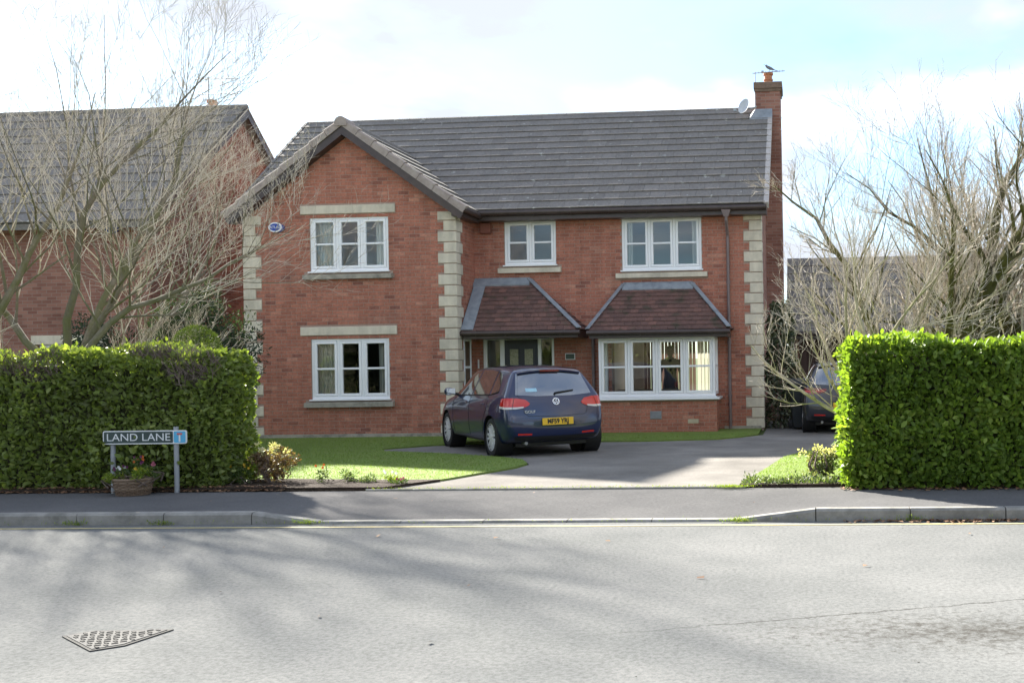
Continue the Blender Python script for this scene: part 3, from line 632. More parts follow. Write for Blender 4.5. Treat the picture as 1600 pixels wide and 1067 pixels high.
# main eaves: fascia, soffit, gutter with brackets, hopper and downpipe
b = MB(); b.box(GX1+.20, RXR-.03, RY0+.02, RY0+.045, RZ0-.20, RZ0-.03); b.box(GX1+.005, RXR-.03, RY0+.046, YM-.012, RZ0-.20, RZ0-.18); hb(b, 'fascia', M['brown_pvc'])
b = MB(); b.tube([(GX1+.10,RY0-.05,RZ0-.045),(RXR-.03,RY0-.05,RZ0-.06)], .06, 12)
for k in range(8): x = GX1+.6+k*.82; b.tube([(x,RY0-.05,RZ0-.048-.0018*k),(x+.035,RY0-.05,RZ0-.048-.0018*k)], .068, 12)
hb(b, 'gutter', M['brown_pvc'], smooth=True)
def pipe(path, r, m, clips, yy):
    b = MB(); b.tube(path, r, 10)
    for x, z in clips: b.tube([(x, yy, z-.03),(x, yy, z+.03)], r*1.28, 10)
    return hb(b, 'downpipe', m, smooth=True)
px_ = -1.715
b = MB(); b.hexa([(px_-.05,RY0-.10,RZ0-.25),(px_+.05,RY0-.10,RZ0-.25),(px_+.05,RY0,RZ0-.25),(px_-.05,RY0,RZ0-.25),(px_-.10,RY0-.12,RZ0-.11),(px_+.10,RY0-.12,RZ0-.11),(px_+.10,RY0+.01,RZ0-.11),(px_-.10,RY0+.01,RZ0-.11)]); hb(b, 'rain_outlet', M['grey_pipe'])
pipe([(px_,RY0-.05,RZ0-.2),(px_,RY0-.05,RZ0-.32),(px_,YM-.06,RZ0-.62),(px_,YM-.06,.02)], .034, M['grey_pipe'], [(px_,3.2),(px_,1.9),(px_,.75)], YM-.06)
pipe([(-4.70,YM-.06,2.05),(-4.70,YM-.06,.02)], .034, M['grey_pipe'], [(-4.70,1.4)], YM-.06)
# chimney: breast on the end wall, stack through the ridge
CH0, CH1, CY0, CY1 = -1.20, -.60, 25.15, 25.95
b = MB(); b.box(HX1, CH1, CY0, CY1, -.05, 7.25); b.box(CH0, CH1, CY0, CY1, 7.25, 8.08); chim = hb(b, 'chimney', M['brick_far'])
b = MB(); b.box(CH0-.025, CH1+.025, CY0-.025, CY1+.025, 8.08, 8.15); b.box(CH0-.05, CH1+.05, CY0-.05, CY1+.05, 8.151, 8.30); b.hexa([(CH0-.05,CY0-.05,8.301),(CH1+.05,CY0-.05,8.301),(CH1+.05,CY1+.05,8.301),(CH0-.05,CY1+.05,8.301),(CH0+.14,CY0+.2,8.37),(CH1-.14,CY0+.2,8.37),(CH1-.14,CY1-.2,8.37),(CH0+.14,CY1-.2,8.37)])
b.build('chimney_cap', mat('mossy_brick', (.15,.105,.075), (.24,.16,.12), 12, .95, .5, 60), chim)
b = MB(); b.lathe([(.105,8.33),(.105,8.42),(.12,8.43),(.12,8.46),(.10,8.47),(.10,8.56),(.125,8.57),(.125,8.62),(.09,8.625)], 20, c=((CH0+CH1)/2,25.5,0)); b.build('chimney_pot', mat('terracotta', (.42,.17,.09), (.50,.23,.13), 8, .8), chim, True)
# lead flashing where the stack meets the tiles
b = MB(); sl_ = math.tan(RS); zr = lambda y: RZ0+(min(y,2*RYR-y)-RY0)*sl_+.055
b.hexa([(CH0-.16,CY0-.16,zr(CY0-.16)),(CH1-.20,CY0-.16,zr(CY0-.16)),(CH1-.20,CY0-.004,zr(CY0)),(CH0-.16,CY0-.004,zr(CY0)),(CH0-.16,CY0-.165,zr(CY0-.16)+.015),(CH1-.20,CY0-.165,zr(CY0-.16)+.015),(CH1-.20,CY0-.008,zr(CY0)+.17),(CH0-.02,CY0-.008,zr(CY0)+.17)])
b.box(CH0-.16, CH0-.006, CY0-.001, CY1, zr(CY0)-.04, zr(CY0)+.05); hb(b, 'flashing', M['lead'])
# porch canopy and bay roof: plain tiles, lead hips
def lead_strip(par, pts, wdt, nrm, th=.018):
    b = MB()
    for i in range(len(pts)-1):
        p, q = Vector(pts[i]), Vector(pts[i+1]); n = Vector(nrm).normalized(); d = (q-p).normalized(); s = d.cross(n)*wdt/2
        b.hexa([p-s,q-s,q+s,p+s,p-s+n*th,q-s+n*th,q+s+n*th,p+s+n*th])
    return b.build('lead_flashing', M['lead'], par)
def hip_roof(xl0, xr0, xl1, xr1, z0, z1, ye, hipl, hipr, budget, ncourse):
    """eave from xl0..xr0 at (ye,z0), top xl1..xr1 at (YM,z1)"""
    b = MB(); yt = YM-.004
    V = [(xl0,ye,z0),(xr0,ye,z0),(xr1,yt,z1),(xl1,yt,z1),(xr0,yt,z0),(xl0,yt,z0)]
    b.add(V, [(0,1,2,3),(1,4,2),(0,3,5),(0,5,4,1),(5,3,2,4)]); ro = hb(b, 'roof', M['plain_tile'])
    sl = math.hypot(yt-ye, z1-z0); an = math.atan2(z1-z0, yt-ye); W_ = xr0-xl0; ga = sl/ncourse
    fn = lambda u, s, h: (xl0+u, ye-.03+s*math.cos(an)-h*math.sin(an), z0+s*math.sin(an)+h*math.cos(an))
    def sk(c, a, e, s0, s1):
        t = (s0+s1)/2/sl; lo = (xl1-xl0)*t; hi = W_-(xr0-xr1)*t; a, e = max(a, lo), min(e, hi)
        return (a, e) if e-a > .03 else None
    tile_field(ro, fn, W_, ncourse, ga, .168, M['plain_tile'], budget, .016, .012, sk, lap=.03)
    if hipr:      # side slope tiles
        d = xr0-xr1; sl2 = math.hypot(d, z1-z0); an2 = math.atan2(z1-z0, d); dep = yt-ye; g2 = sl2/ncourse
        fn2 = lambda u, s, h: (xr0+.03-s*math.cos(an2)+h*math.sin(an2), ye+u, z0+s*math.sin(an2)+h*math.cos(an2))
        def sk2(c, a, e, s0, s1):
            t = (s0+s1)/2/sl2; lo = dep*t; a = max(a, lo); return (a, e) if e-a > .03 else None
        tile_field(ro, fn2, dep, ncourse, g2, .168, M['plain_tile'], 0, .016, .012, sk2, lap=.03)
        lead_strip(ro, [(xr0+.015,ye-.03,z0+.045),(xr1+.01,yt-.02,z1+.045)], .115, (.35,-.35,.8))
    if hipl == 'hip': lead_strip(ro, [(xl0-.015,ye-.03,z0+.045),(xl1-.01,yt-.02,z1+.045)], .115, (-.35,-.35,.8))
    elif hipl == 'wall':
        lead_strip(ro, [(xl0+.13,ye-.03,z0+.035),(xl1+.13,yt-.02,z1+.035)], .26, (0,-math.sin(an),math.cos(an)))
    b = MB(); b.hexa([(xl1-.02,yt-.16,z1-.13),(xr1+.06,yt-.16,z1-.13),(xr1+.06,yt,z1-.02),(xl1-.02,yt,z1-.02),(xl1-.02,yt-.17,z1-.085),(xr1+.06,yt-.17,z1-.085),(xr1+.02,yt-.01,z1+.075),(xl1-.02,yt-.01,z1+.075)]); b.build('lead_flashing', M['lead'], ro)
    # fascia, soffit, gutter
    b = MB(); b.box(xl0+.02, xr0-.02, ye+.015, ye+.04, z0-.15, z0-.004); b.box(xl0+.02, xr0-.02, ye+.041, yt-.02, z0-.15, z0-.13)
    if hipr: b.box(xr0-.045, xr0-.02, ye+.041, yt-.03, z0-.129, z0-.004)
    if hipl == 'hip': b.box(xl0+.02, xl0+.045, ye+.041, yt-.03, z0-.129, z0-.004)
    b.build('fascia', M['brown_pvc'], ro)
    b = MB(); b.tube([(xl0-.02,ye-.05,z0-.035),(xr0+.04,ye-.05,z0-.045)], .052, 12)
    for x in np.linspace(xl0+.3, xr0-.3, 4): b.tube([(x,ye-.05,z0-.04),(x+.03,ye-.05,z0-.04)], .06, 12)
    b.build('gutter', M['brown_pvc'], ro, True)
    return ro
hip_roof(GX1+.03, -4.80, GX1+.03, -6.12, 2.20, 3.33, YM-1.02, 'wall', True, 150, 12)
hip_roof(-4.60, -1.66, -4.0, -2.53, 2.165, 3.17, YM-1.0, 'hip', True, 150, 11)
# door and side lights under the canopy
x0, x1, z0, z1 = DOOR; yd = YM+.03
b = MB()
for xa, xb in ((x0,x0+.07),(-6.80,-6.70),(-5.95,-5.88),(x1-.06,x1)): b.bbox(xa, xb, yd, yd+.08, .02, z1-.06, .006)
b.bbox(x0, x1, yd-.001, yd+.08, z1-.06, z1, .006); b.box(x0+.07,-6.80,yd+.002,yd+.08,.02,.5); b.box(-5.88,x1-.06,yd+.002,yd+.08,.02,.5)
df = hb(b, 'door_frame', M['white'])
for xa, xb in ((x0+.07,-6.80),(-5.88,x1-.06)):
    p = MB(); p.quad((xa,yd+.04,.5),(xb,yd+.04,.5),(xb,yd+.042,z1-.06),(xa,yd+.042,z1-.06)); p.build('pane', M['glass'], df)
M['navy'] = mat('navy_door', (.010,.013,.028), (.013,.017,.035), 3, .3)
b = MB(); b.bbox(-6.70,-5.95,yd+.02,yd+.06,.03,z1-.06,.004)
for xa in (-6.60,-6.27): b.bbox(xa,xa+.22,yd+.005,yd+.021,.25,.85,.012)
dr = hb(b, 'front_door', M['navy'])
gl = mat('frosted_light', (.20,.22,.12), (.42,.40,.28), 30, .25, .8, 60)
for xa in (-6.59,-6.26):
    b = MB(); b.box(xa-.012,xa+.222,yd+.008,yd+.0195,1.10,1.86); f = b.build('glazing_bead', M['navy'], dr)
    b = MB(); b.box(xa+.012,xa+.198,yd+.004,yd+.0078,1.13,1.83); b.build('glass_light', gl, dr)
b = MB(); b.tube([(-6.02,yd-.02,1.0),(-6.02,yd-.02,1.16)], .012, 8); b.box(-6.035,-6.005,yd-.012,yd+.02,1.02,1.05); b.build('handle', mat('brass', (.5,.36,.14), None, rough=.3, metal=1), dr)
# narrow window in the side of the wing, wall lamp, number plaque
b = MB(); xa = GX1-.03
b.box(xa, GX1+.02, 21.33, 21.38, .86, 2.07); b.box(xa, GX1+.02, 21.74, 21.79, .86, 2.07); b.box(xa, GX1+.021, 21.38, 21.74, .86, .92); b.box(xa, GX1+.021, 21.38, 21.74, 2.01, 2.07); b.box(xa, GX1+.012, 21.38, 21.74, 1.43, 1.48); wo = hb(b, 'window', M['white'])
p = MB(); p.quad((GX1-.0,21.38,.92),(GX1-.0,21.74,.92),(GX1-.0,21.74,2.01),(GX1-.0,21.38,2.01)); p.build('pane', M['glass'], wo)
b = MB(); b.bbox(-7.285,-7.255,YM-.035,YM-.004,1.42,1.62,.006); hb(b, 'door_bell', M['white'])
b = MB(); b.bbox(-5.33,-5.11,YM-.03,YM-.006,1.58,1.72,.006); pq = hb(b, 'number_plaque', M['white'])
b = MB(); b.bbox(-5.315,-5.125,YM-.034,YM-.0305,1.595,1.705,.002); b.build('plaque_face', mat('dark_green_plaque', (.03,.06,.04), (.05,.08,.05), 10, .4), pq)
# --- rooms behind the windows
def room(x0, x1, y0, y1, z0, z1, m, back_hole=None, floor=None):
    b = MB(); t = .06
    b.box(x0-t, x0, y0, y1, z0, z1); b.box(x1, x1+t, y0, y1, z0, z1); b.box(x0, x1, y0, y1, z0-t, z0); b.box(x0, x1, y0, y1, z1, z1+t)
    if back_hole: 
        s = slab(x0, x1, z0, z1, y1, y1+t, [back_hole]); b.add(s.v, s.f)
    else: b.box(x0, x1, y1, y1+t, z0, z1)
    hb(b, 'interior_wall', m)
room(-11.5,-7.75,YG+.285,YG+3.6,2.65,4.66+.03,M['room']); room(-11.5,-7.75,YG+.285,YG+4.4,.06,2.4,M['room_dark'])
room(-6.9,-5.2,YM+.285,YM+2.6,2.65,4.70,M['room']); room(-4.9,-1.4,YM+.285,YM+3.4,2.65,4.70,M['room'])
room(-7.2,-5.35,YM+.285,YM+3.0,.03,2.4,M['room'])
room(-5.25,-1.32,YM+.285,YB-.345,.06,2.42,M['room'],BACKO)
b = MB(); b.box(BX0+.06,BX1-.06,YBAY+.2,YM,.655,.69); b.box(BX0+.06,BX1-.06,YBAY+.1,YM-.03,2.032,2.05); hb(b, 'interior_sill', M['white'])
# patio door frame at the back
b = MB(); yb = YB-.2
for xa in (-4.75,-3.95,-3.15,-2.43): b.box(xa, xa+.08, yb, yb+.07, .1, 2.12)
b.box(-4.75,-2.35,yb+.001,yb+.07,2.04,2.12); b.box(-4.75,-2.35,yb+.001,yb+.07,.1,.2); hb(b, 'patio_door', M['white'])
# ------------------------------------------------------------------ things at the house: curtains, blind, person, aerials
def curtain(x0, x1, y, z0, z1, label, folds=6, spread=0.0):
    n = folds*6; b = MB(); V = []; F = []
    for j, z in enumerate(np.linspace(z1, z0, 9)):
        t = j/8
        for i in range(n+1):
            u = i/n; a = u*folds*2*math.pi
            V.append((x0+(x1-x0)*u*(1+spread*t)+.006*math.sin(a*1.7+t), y+.028*math.sin(a+.4*math.sin(3*t))*(0.8+.3*t), z))
    for j in range(8):
        for i in range(n): F.append((j*(n+1)+i, j*(n+1)+i+1, (j+1)*(n+1)+i+1, (j+1)*(n+1)+i))
    b.add(V, F); o = b.build('curtain', M['curtain'], smooth=True)
    return tag(o, label, 'curtain', 'white curtains at the front windows')
g_ = .20
curtain(-10.44,-10.02,YG+g_,3.50,4.64,'white curtain drawn to the left in the upper gable window'); curtain(-9.12,-8.80,YG+g_,3.50,4.64,'white curtain drawn to the right in the upper gable window')
curtain(-10.44,-10.05,YG+g_,.82,2.09,'white pleated curtain at the left of the lower gable window'); curtain(-9.10,-8.82,YG+g_,.82,2.09,'white pleated curtain at the right of the lower gable window')
curtain(-4.0,-3.84,YM+g_,3.49,4.64,'narrow white curtain at the left of the upper right window',3); curtain(-2.52,-2.32,YM+g_,3.49,4.64,'narrow white curtain at the right of the upper right window',3)
# vertical blinds at the patio door
M['blind'] = mat('blind_fabric', (.50,.47,.38), None, rough=.8, trans=.35); M['blind_brown'] = mat('brown_blind_fabric', (.15,.09,.07), None, rough=.85, trans=.2)
for xa, xb, m, lab in ((-4.72,-3.2,M['blind_brown'],'brown vertical blind seen deep inside through the bay window'),(-3.18,-2.3,M['blind'],'pale vertical blind glowing at the back of the bay room')):
    e = empty('vertical_blind', ((xa+xb)/2, YB-.55, 2.1), 0, lab, 'blind')
    b = MB(); b.box(-(xb-xa)/2, (xb-xa)/2, -.03, .03, -.02, .02); b.build('head_rail', M['white'], e)
    n = int((xb-xa)/.10)
    for k in range(n):
        x = -(xb-xa)/2+.05+k*.10; a = R(24); dx, dy = .045*math.cos(a), .045*math.sin(a)
        b = MB(); b.add([(x-dx,-dy,-1.95),(x+dx,dy,-1.95),(x+dx,dy,-.03),(x-dx,-dy,-.03)], [(0,1,2,3)]); b.build('slat', m, e)
# sofa inside the bay
sf = empty('sofa', (-3.75,23.6,.06), 0, 'pale fabric sofa behind the bay window', 'sofa'); M['sofa'] = mat('sofa_fabric', (.34,.29,.21), (.42,.36,.27), 6, .9)
for nm, bx in (('backrest',(-.75,.75,-.12,.12,.32,.80)),('seat',(-.72,.72,.12,.75,.15,.42)),('armrest',(-.92,-.75,-.12,.75,.1,.6)),('armrest',(.75,.92,-.12,.75,.1,.6))):
    b = MB(); b.box(*bx); o = b.build(nm, M['sofa'], sf); md = o.modifiers.new('b','BEVEL'); md.width = .06; md.segments = 3
# dark-clothed person standing in the room
def skin_body(name, joints, edges, mt, sub=2, parent=None):
    me = bpy.data.meshes.new(name); me.from_pydata([j[0] for j in joints], edges, []); o = obj(name, me, parent)
    md = o.modifiers.new('s','SKIN'); md.use_smooth_shade = True
    sv = me.skin_vertices[0].data
    for i, j in enumerate(joints): sv[i].radius = j[1] if isinstance(j[1], tuple) else (j[1], j[1])
    sv[0].use_root = True
    sb = o.modifiers.new('u','SUBSURF'); sb.levels = sb.render_levels = sub
    dg = bpy.context.evaluated_depsgraph_get(); dg.update(); ev = bpy.data.meshes.new_from_object(o.evaluated_get(dg)); o.modifiers.clear(); o.data = ev
    ev.materials.clear(); ev.materials.append(mt); return o
M['dark_cloth'] = mat('dark_clothing', (.016,.017,.022), (.026,.027,.032), 20, .9); M['skin'] = mat('skin', (.30,.17,.12), (.36,.21,.15), 12, .55)
M['hair'] = mat('dark_hair', (.02,.014,.010), (.035,.026,.02), 40, .6)
ps = empty('person', (-3.29,24.15,.06), R(4), 'person in dark clothes standing inside behind the bay window', 'person')
J = [((0,0,.95),(.15,.11)),((0,0,1.12),(.145,.105)),((0,.0,1.30),(.175,.115)),((0,.0,1.44),(.15,.09)),((0,0,1.52),(.062,.062)),((0,-.01,1.58),(.06,.06)),
 ((.19,0,1.42),(.075,.075)),((.255,.01,1.16),(.055,.055)),((.25,-.06,.92),(.042,.042)),((-.19,0,1.42),(.075,.075)),((-.255,.01,1.16),(.055,.055)),((-.25,-.06,.92),(.042,.042)),
 ((.10,0,.86),(.10,.10)),((.105,-.01,.48),(.068,.068)),((.11,.02,.09),(.045,.045)),((.115,-.12,.035),(.04,.03)),((-.10,0,.86),(.10,.10)),((-.105,-.01,.48),(.068,.068)),((-.11,.02,.09),(.045,.045)),((-.115,-.12,.035),(.04,.03))]
skin_body('body', J, [(0,1),(1,2),(2,3),(3,4),(4,5),(3,6),(6,7),(7,8),(3,9),(9,10),(10,11),(0,12),(12,13),(13,14),(14,15),(0,16),(16,17),(17,18),(18,19)], M['dark_cloth'], 2, ps)
def blob(prof, cx, n=20, sq=1.0):
    b = MB(); b.lathe(prof, n); b.v = [(x*sq+cx[0], y*1.12+cx[1]+(-.012 if y < 0 and .60 < z < .70 else 0), z+cx[2]) for x, y, z in b.v]; return b
hd = [(.01,1.545),(.045,1.553),(.060,1.575),(.070,1.61),(.076,1.66),(.079,1.70),(.074,1.745),(.058,1.78),(.03,1.797),(.004,1.80)]
b = blob(hd, (0,-.015,0)); b.hexa([(-.012,-.115,1.63),(.012,-.115,1.63),(.012,-.08,1.63),(-.012,-.08,1.63),(-.006,-.098,1.69),(.006,-.098,1.69),(.006,-.08,1.69),(-.006,-.08,1.69)])
for s in (-1,1): b.hexa([(s*.075,-.02,1.64),(s*.092,-.01,1.64),(s*.092,.012,1.64),(s*.075,.01,1.64),(s*.075,-.02,1.70),(s*.096,-.01,1.70),(s*.096,.015,1.70),(s*.075,.01,1.70)])
head = b.build('head', M['skin'], ps, True)
b = blob([(.074,1.70),(.083,1.72),(.081,1.755),(.064,1.795),(.034,1.813),(.004,1.816)], (0,-.005,0)); b.build('hair', M['hair'], head, True)
b = MB()
for s in (-1,1): b.lathe([(.003,-.012),(.009,-.006),(.009,.004),(.003,.01)], 8, 'y', (s*.03,-.092,1.685))
b.build('eyes', M['hair'], head)
for s in (-1,1):
    b = MB(); c = Vector((s*.25,-.07,.90)); b.hexa([c+Vector(p) for p in ((-.02,-.04,-.09),(.02,-.04,-.09),(.02,.04,-.09),(-.02,.04,-.09),(-.022,-.035,.02),(.022,-.035,.02),(.022,.035,.02),(-.022,.035,.02))])
    for k, (dy, ln) in enumerate(((-.032,.066),(-.011,.078),(.011,.072),(.03,.055))): b.tube([c+Vector((0,dy,-.085)), c+Vector((-s*.008,dy,-.085-ln*.6)), c+Vector((-s*.022,dy-.004,-.085-ln))], [.0095,.0085,.007], 6)
    b.tube([c+Vector((0,-.038,-.02)), c+Vector((-s*.01,-.062,-.055)), c+Vector((-s*.016,-.066,-.088))], [.011,.0095,.008], 6)
    b.build('hand', M['skin'], ps, True)
# alarm boxes
def text_mesh(name, txt, size, loc, rot, m, parent=None, ext=.0015, align='CENTER', sx=1.0, bold=0):
    cu = bpy.data.curves.new(name, 'FONT'); cu.body = txt; cu.size = size; cu.extrude = ext; cu.align_x = align; cu.offset = bold; cu.align_y = 'CENTER'
    t = bpy.data.objects.new(name, cu); COL.objects.link(t); dg = bpy.context.evaluated_depsgraph_get(); dg.update()
    me = bpy.data.meshes.new_from_object(t.evaluated_get(dg)); bpy.data.objects.remove(t, do_unlink=True); me.materials.clear(); me.materials.append(m)
    o = obj(name, me, parent); o.location = loc; o.rotation_euler = rot; o.scale = (sx,1,1); return o
M['alarm_blue'] = mat('alarm_blue', (.02,.06,.36), None, rough=.35); M['bright_white'] = mat('white_plastic', (.82,.83,.84), None, rough=.3)
def alarm(x, y, z, label, rz=0):
    e = empty('alarm_box', (x,y,z), rz, label, 'alarm box')
    def ell(a, c, y0, y1): 
        b = MB(); P = [(a*math.cos(t), y0, c*math.sin(t)) for t in np.linspace(0,2*math.pi,28,endpoint=False)]; b.prism(P, (0,y1-y0,0)); return b
    ell(.150,.098,-.055,0).build('backplate', M['alarm_blue'], e).location = (.02,0,-.008)
    ell(.145,.105,-.085,-.0552).build('housing', M['bright_white'], e)
    ell(.118,.078,-.090,-.0852).build('badge', M['alarm_blue'], e)
    text_mesh('lettering', 'ATLAS', .078, (0,-.0905,0), (R(90),0,0), M['bright_white'], e, .002)
alarm(-11.18,YG-.004,4.47,'oval blue and white alarm box on the brick gable of the main house')
# satellite dish, aerial with a bird
M['metal'] = mat('galvanised', (.33,.34,.35), (.42,.43,.44), 20, .45, metal=.7)
d = empty('satellite_dish', (-1.46,24.9,7.66), 0, 'grey satellite dish beside the chimney', 'satellite dish')
b = MB(); prof = [(.001,.0),(.08,.006),(.16,.026),(.23,.055),(.235,.055),(.165,.018),(.08,-.004),(.001,-.008)]
b.lathe(prof, 28, closed=True); me = b.mesh('reflector', mat('dish_grey', (.50,.51,.53), (.58,.59,.6), 5, .5), True); o = obj('reflector', me, d); o.rotation_euler = (R(72),0,R(-38)); o.scale = (.72,.82,.82)
b = MB(); b.tube([(.02,.02,-.02),(.16,.03,-.04),(.28,.1,.02)], .016, 8); b.build('mount_arm', M['metal'], d)
b = MB(); b.tube([(-.06,-.05,-.2),(-.22,-.26,-.14)], .011, 6); b.box(-.26,-.19,-.31,-.24,-.17,-.11); b.build('receiver_arm', M['metal'], d)
a = empty('tv_aerial', (-1.16,25.3,8.0), 0, 'television aerial on the brick chimney of the main house', 'aerial')
b = MB(); b.tube([(-.06,0,-.3),(-.06,0,.60)], .014, 8); b.build('mast', M['metal'], a)
b = MB(); b.tube([(-.12,0,.575),(.68,0,.61)], .011, 6)
for k in range(9):
    x = -.05+k*.085; b.tube([(x,-.10,.58+.004*k),(x,.10,.58+.004*k)], .005, 5)
b.box(.10,.16,-.02,.02,.57,.63); b.build('boom', M['metal'], a)
bd = empty('perched_bird', (-.855,25.3,8.615), 0, 'grey bird perched on the chimney aerial', 'bird')
J = [((0,0,.075),(.046,.042)),((-.05,0,.10),(.042,.04)),((-.085,0,.135),(.028,.028)),((-.10,0,.16),(.028,.028)),((.06,0,.05),(.034,.03)),((.13,0,.02),(.018,.010)),((.21,0,-.005),(.016,.005))]
skin_body('body', J, [(0,1),(1,2),(2,3),(0,4),(4,5),(5,6)], mat('bird_grey', (.13,.13,.14), (.24,.24,.25), 30, .8), 2, bd)
b = MB(); b.tube([(-.122,0,.165),(-.15,0,.158)], [.009,.001], 6); b.build('beak', M['dark_cloth'], bd)
b = MB()
for s in (-.018,.018): b.tube([(-.005,s,.05),(-.005,s,.0)], .004, 5)
b.build('leg', M['dark_cloth'], bd)
# ------------------------------------------------------------------ neighbouring house on the left
NX, NYF, NYR, NZE, NZR = -14.3, 21.4, 25.0, 4.95, 8.05
nb = empty('neighbour_house', (-19,NYF,0), 0, 'brick house with chimney half hidden by the bare tree on the left', 'house'); NO = Vector((-19,NYF,0))
def nbb(b, name, m, par=nb, smooth=False):
    o = b.build(name, m, None, smooth); o.parent = par; o.location = -NO if par is nb else (0,0,0); return o
NW1 = (-19.6,-18.0,3.35,4.6); NW2 = (-16.9,-15.4,.85,2.1); NW3 = (-20.4,-18.2,.85,2.1)
b = slab(-25, NX, -.05, NZE, NYF, NYF+.28, [NW1,NW2,NW3]); b.prism([(NX-.28,NYF+.28,-.05),(NX-.28,2*NYR-NYF,-.05),(NX-.28,2*NYR-NYF,NZE),(NX-.28,NYR,NZR-.12),(NX-.28,NYF+.28,NZE)], (.28,0,0))
nbw = nbb(b, 'wall', M['brick_far'])
b = MB(); b.prism([(-25.2,NYF-.4,NZE-.25),(-25.2,NYR,NZR),(-25.2,2*NYR-NYF+.4,NZE-.25),(-25.2,2*NYR-NYF+.4,NZE-.38),(-25.2,NYR,NZR-.14),(-25.2,NYF-.4,NZE-.38)], (NX+25.2+.22,0,0)); nr = nbb(b, 'roof', M['tile'])
na = math.atan2(NZR-NZE+.25, NYR-NYF+.4); nl = math.hypot(NZR-NZE+.25, NYR-NYF+.4)
nf = lambda u, s, h: (NX+.2-u, NYF-.43+s*math.cos(na)-h*math.sin(na), NZE-.25+s*math.sin(na)+h*math.cos(na))
tile_field(nr, nf, 8.5, 13, nl/13, .335, M['tile'], 280, .03, .018, lap=.05)
for sg in (0,1):      # brown barge boards with a white drip edge on the gable end
    P = [(NX+.22,NYF-.42,NZE-.27),(NX+.22,NYR,NZR+.02),(NX+.22,NYR,NZR-.22),(NX+.22,NYF-.42,NZE-.50)]
    if sg: P = [(p[0],2*NYR-p[1],p[2]) for p in P]
    b = MB(); b.prism(P, (.03,0,0)); b.build('barge_board', M['brown_pvc'], nr)
    P2 = [(p[0]+.031,p[1],p[2]) for p in (P[0],P[1])]; b = MB(); b.prism([P2[0],P2[1],(P2[1][0],P2[1][1],P2[1][2]-.03),(P2[0][0],P2[0][1],P2[0][2]-.03)], (.012,0,0)); b.build('verge_trim', M['stone'], nr)
b = MB(); b.tube([(-25,NYR,NZR+.01),(NX+.22,NYR,NZR+.01)], .11, 10); b.build('ridge', M['tile'], nr, True)
b = MB(); b.box(-16.0,-15.3,NYR+.5,NYR+1.2,6.5,8.2); nc = nbb(b, 'chimney', M['brick_far']); b = MB(); b.lathe([(.11,8.2),(.11,8.45),(.13,8.46),(.13,8.52),(.1,8.525)], 16, c=(-15.5,NYR+.85,0)); b.build('chimney_pot', mat('orange_pot', (.5,.2,.10), (.58,.26,.14), 8, .8), nc, True)
for r_ in (NW1,NW2,NW3):
    x0, x1, z0, z1 = r_
    b = MB(); b.box(x0,x1,NYF+.05,NYF+.12,z0,z0+.09); b.box(x0,x1,NYF+.05,NYF+.12,z1-.07,z1)
    n = max(2, round((x1-x0)/.6))
    for k in range(n+1): x = x0+(x1-x0-.07)*k/n; b.box(x,x+.07,NYF+.051,NYF+.12,z0+.09,z1-.07)
    wo = nbb(b, 'window', M['white']); p = MB(); p.quad((x0+.05,NYF+.09,z0+.05),(x1-.05,NYF+.09,z0+.05),(x1-.05,NYF+.092,z1-.05),(x0+.05,NYF+.092,z1-.05)); p.build('pane', M['glass'], wo)
    b = MB(); b.box(x0-.12,x1+.12,NYF-.05,NYF+.1,z1+.005,z1+.2); nbb(b, 'lintel', M['stone'])
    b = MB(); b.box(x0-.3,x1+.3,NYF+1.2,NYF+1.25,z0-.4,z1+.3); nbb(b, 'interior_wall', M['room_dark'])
alarm(-15.15,NYF-.004,4.6,'oval alarm box on the neighbouring house behind the bare branches')
a2 = empty('tv_aerial', (-15.3,NYR+.7,8.2), 0, 'television aerial above the roof of the neighbouring house', 'aerial')
b = MB(); b.tube([(-.2,0,-.6),(-.2,0,.9)], .015, 8); b.build('mast', M['metal'], a2)
b = MB(); b.tube([(-.6,0,.85),(.6,0,.83)], .012, 6)
for k in range(10): b.tube([(-.55+k*.12,-.15,.85),(-.55+k*.12,.15,.85)], .006, 5)
b.tube([(-.5,0,.45),(.6,0,.43)], .012, 6); b.build('boom', M['metal'], a2)
# ------------------------------------------------------------------ garage on the right
ga = empty('garage', (1.6,26,0), 0, 'low brick garage with tiled roof at the end of the drive', 'garage'); GOF = Vector((1.6,26,0))
def gbb(b, name, m, par=ga):
    o = b.build(name, m, None); o.parent = par; o.location = -GOF if par is ga else (0,0,0); return o
b = slab(-.45, 4.6, -.05, 2.25, 26, 26.2, [(-.25,4.2,-.1,2.0)]); b.box(-.45,-.25,26.2,31,-.05,2.25); b.box(4.4,4.6,26.2,31,-.05,2.25); gbb(b, 'wall', M['brick_far'])
b = MB(); b.prism([(-.55,25.5,2.15),(-.55,28.1,4.20),(-.55,30.9,2.15),(-.55,30.9,2.03),(-.55,28.1,4.08),(-.55,25.5,2.03)], (5.4,0,0)); gr = gbb(b, 'roof', M['tile'])
gan = math.atan2(2.05,2.6); gln = math.hypot(2.05,2.6); gf2 = lambda u, s, h: (-.55+u, 25.47+s*math.cos(gan)-h*math.sin(gan), 2.15+s*math.sin(gan)+h*math.cos(gan))
tile_field(gr, gf2, 5.4, 9, gln/9, .335, M['tile'], 160, .03, .018, lap=.05)
b = MB(); b.box(-.55,4.85,25.52,25.55,1.98,2.14); b.tube([(-.55,25.45,2.12),(4.85,25.45,2.11)], .055, 10); b.build('gutter', M['brown_pvc'], gr)
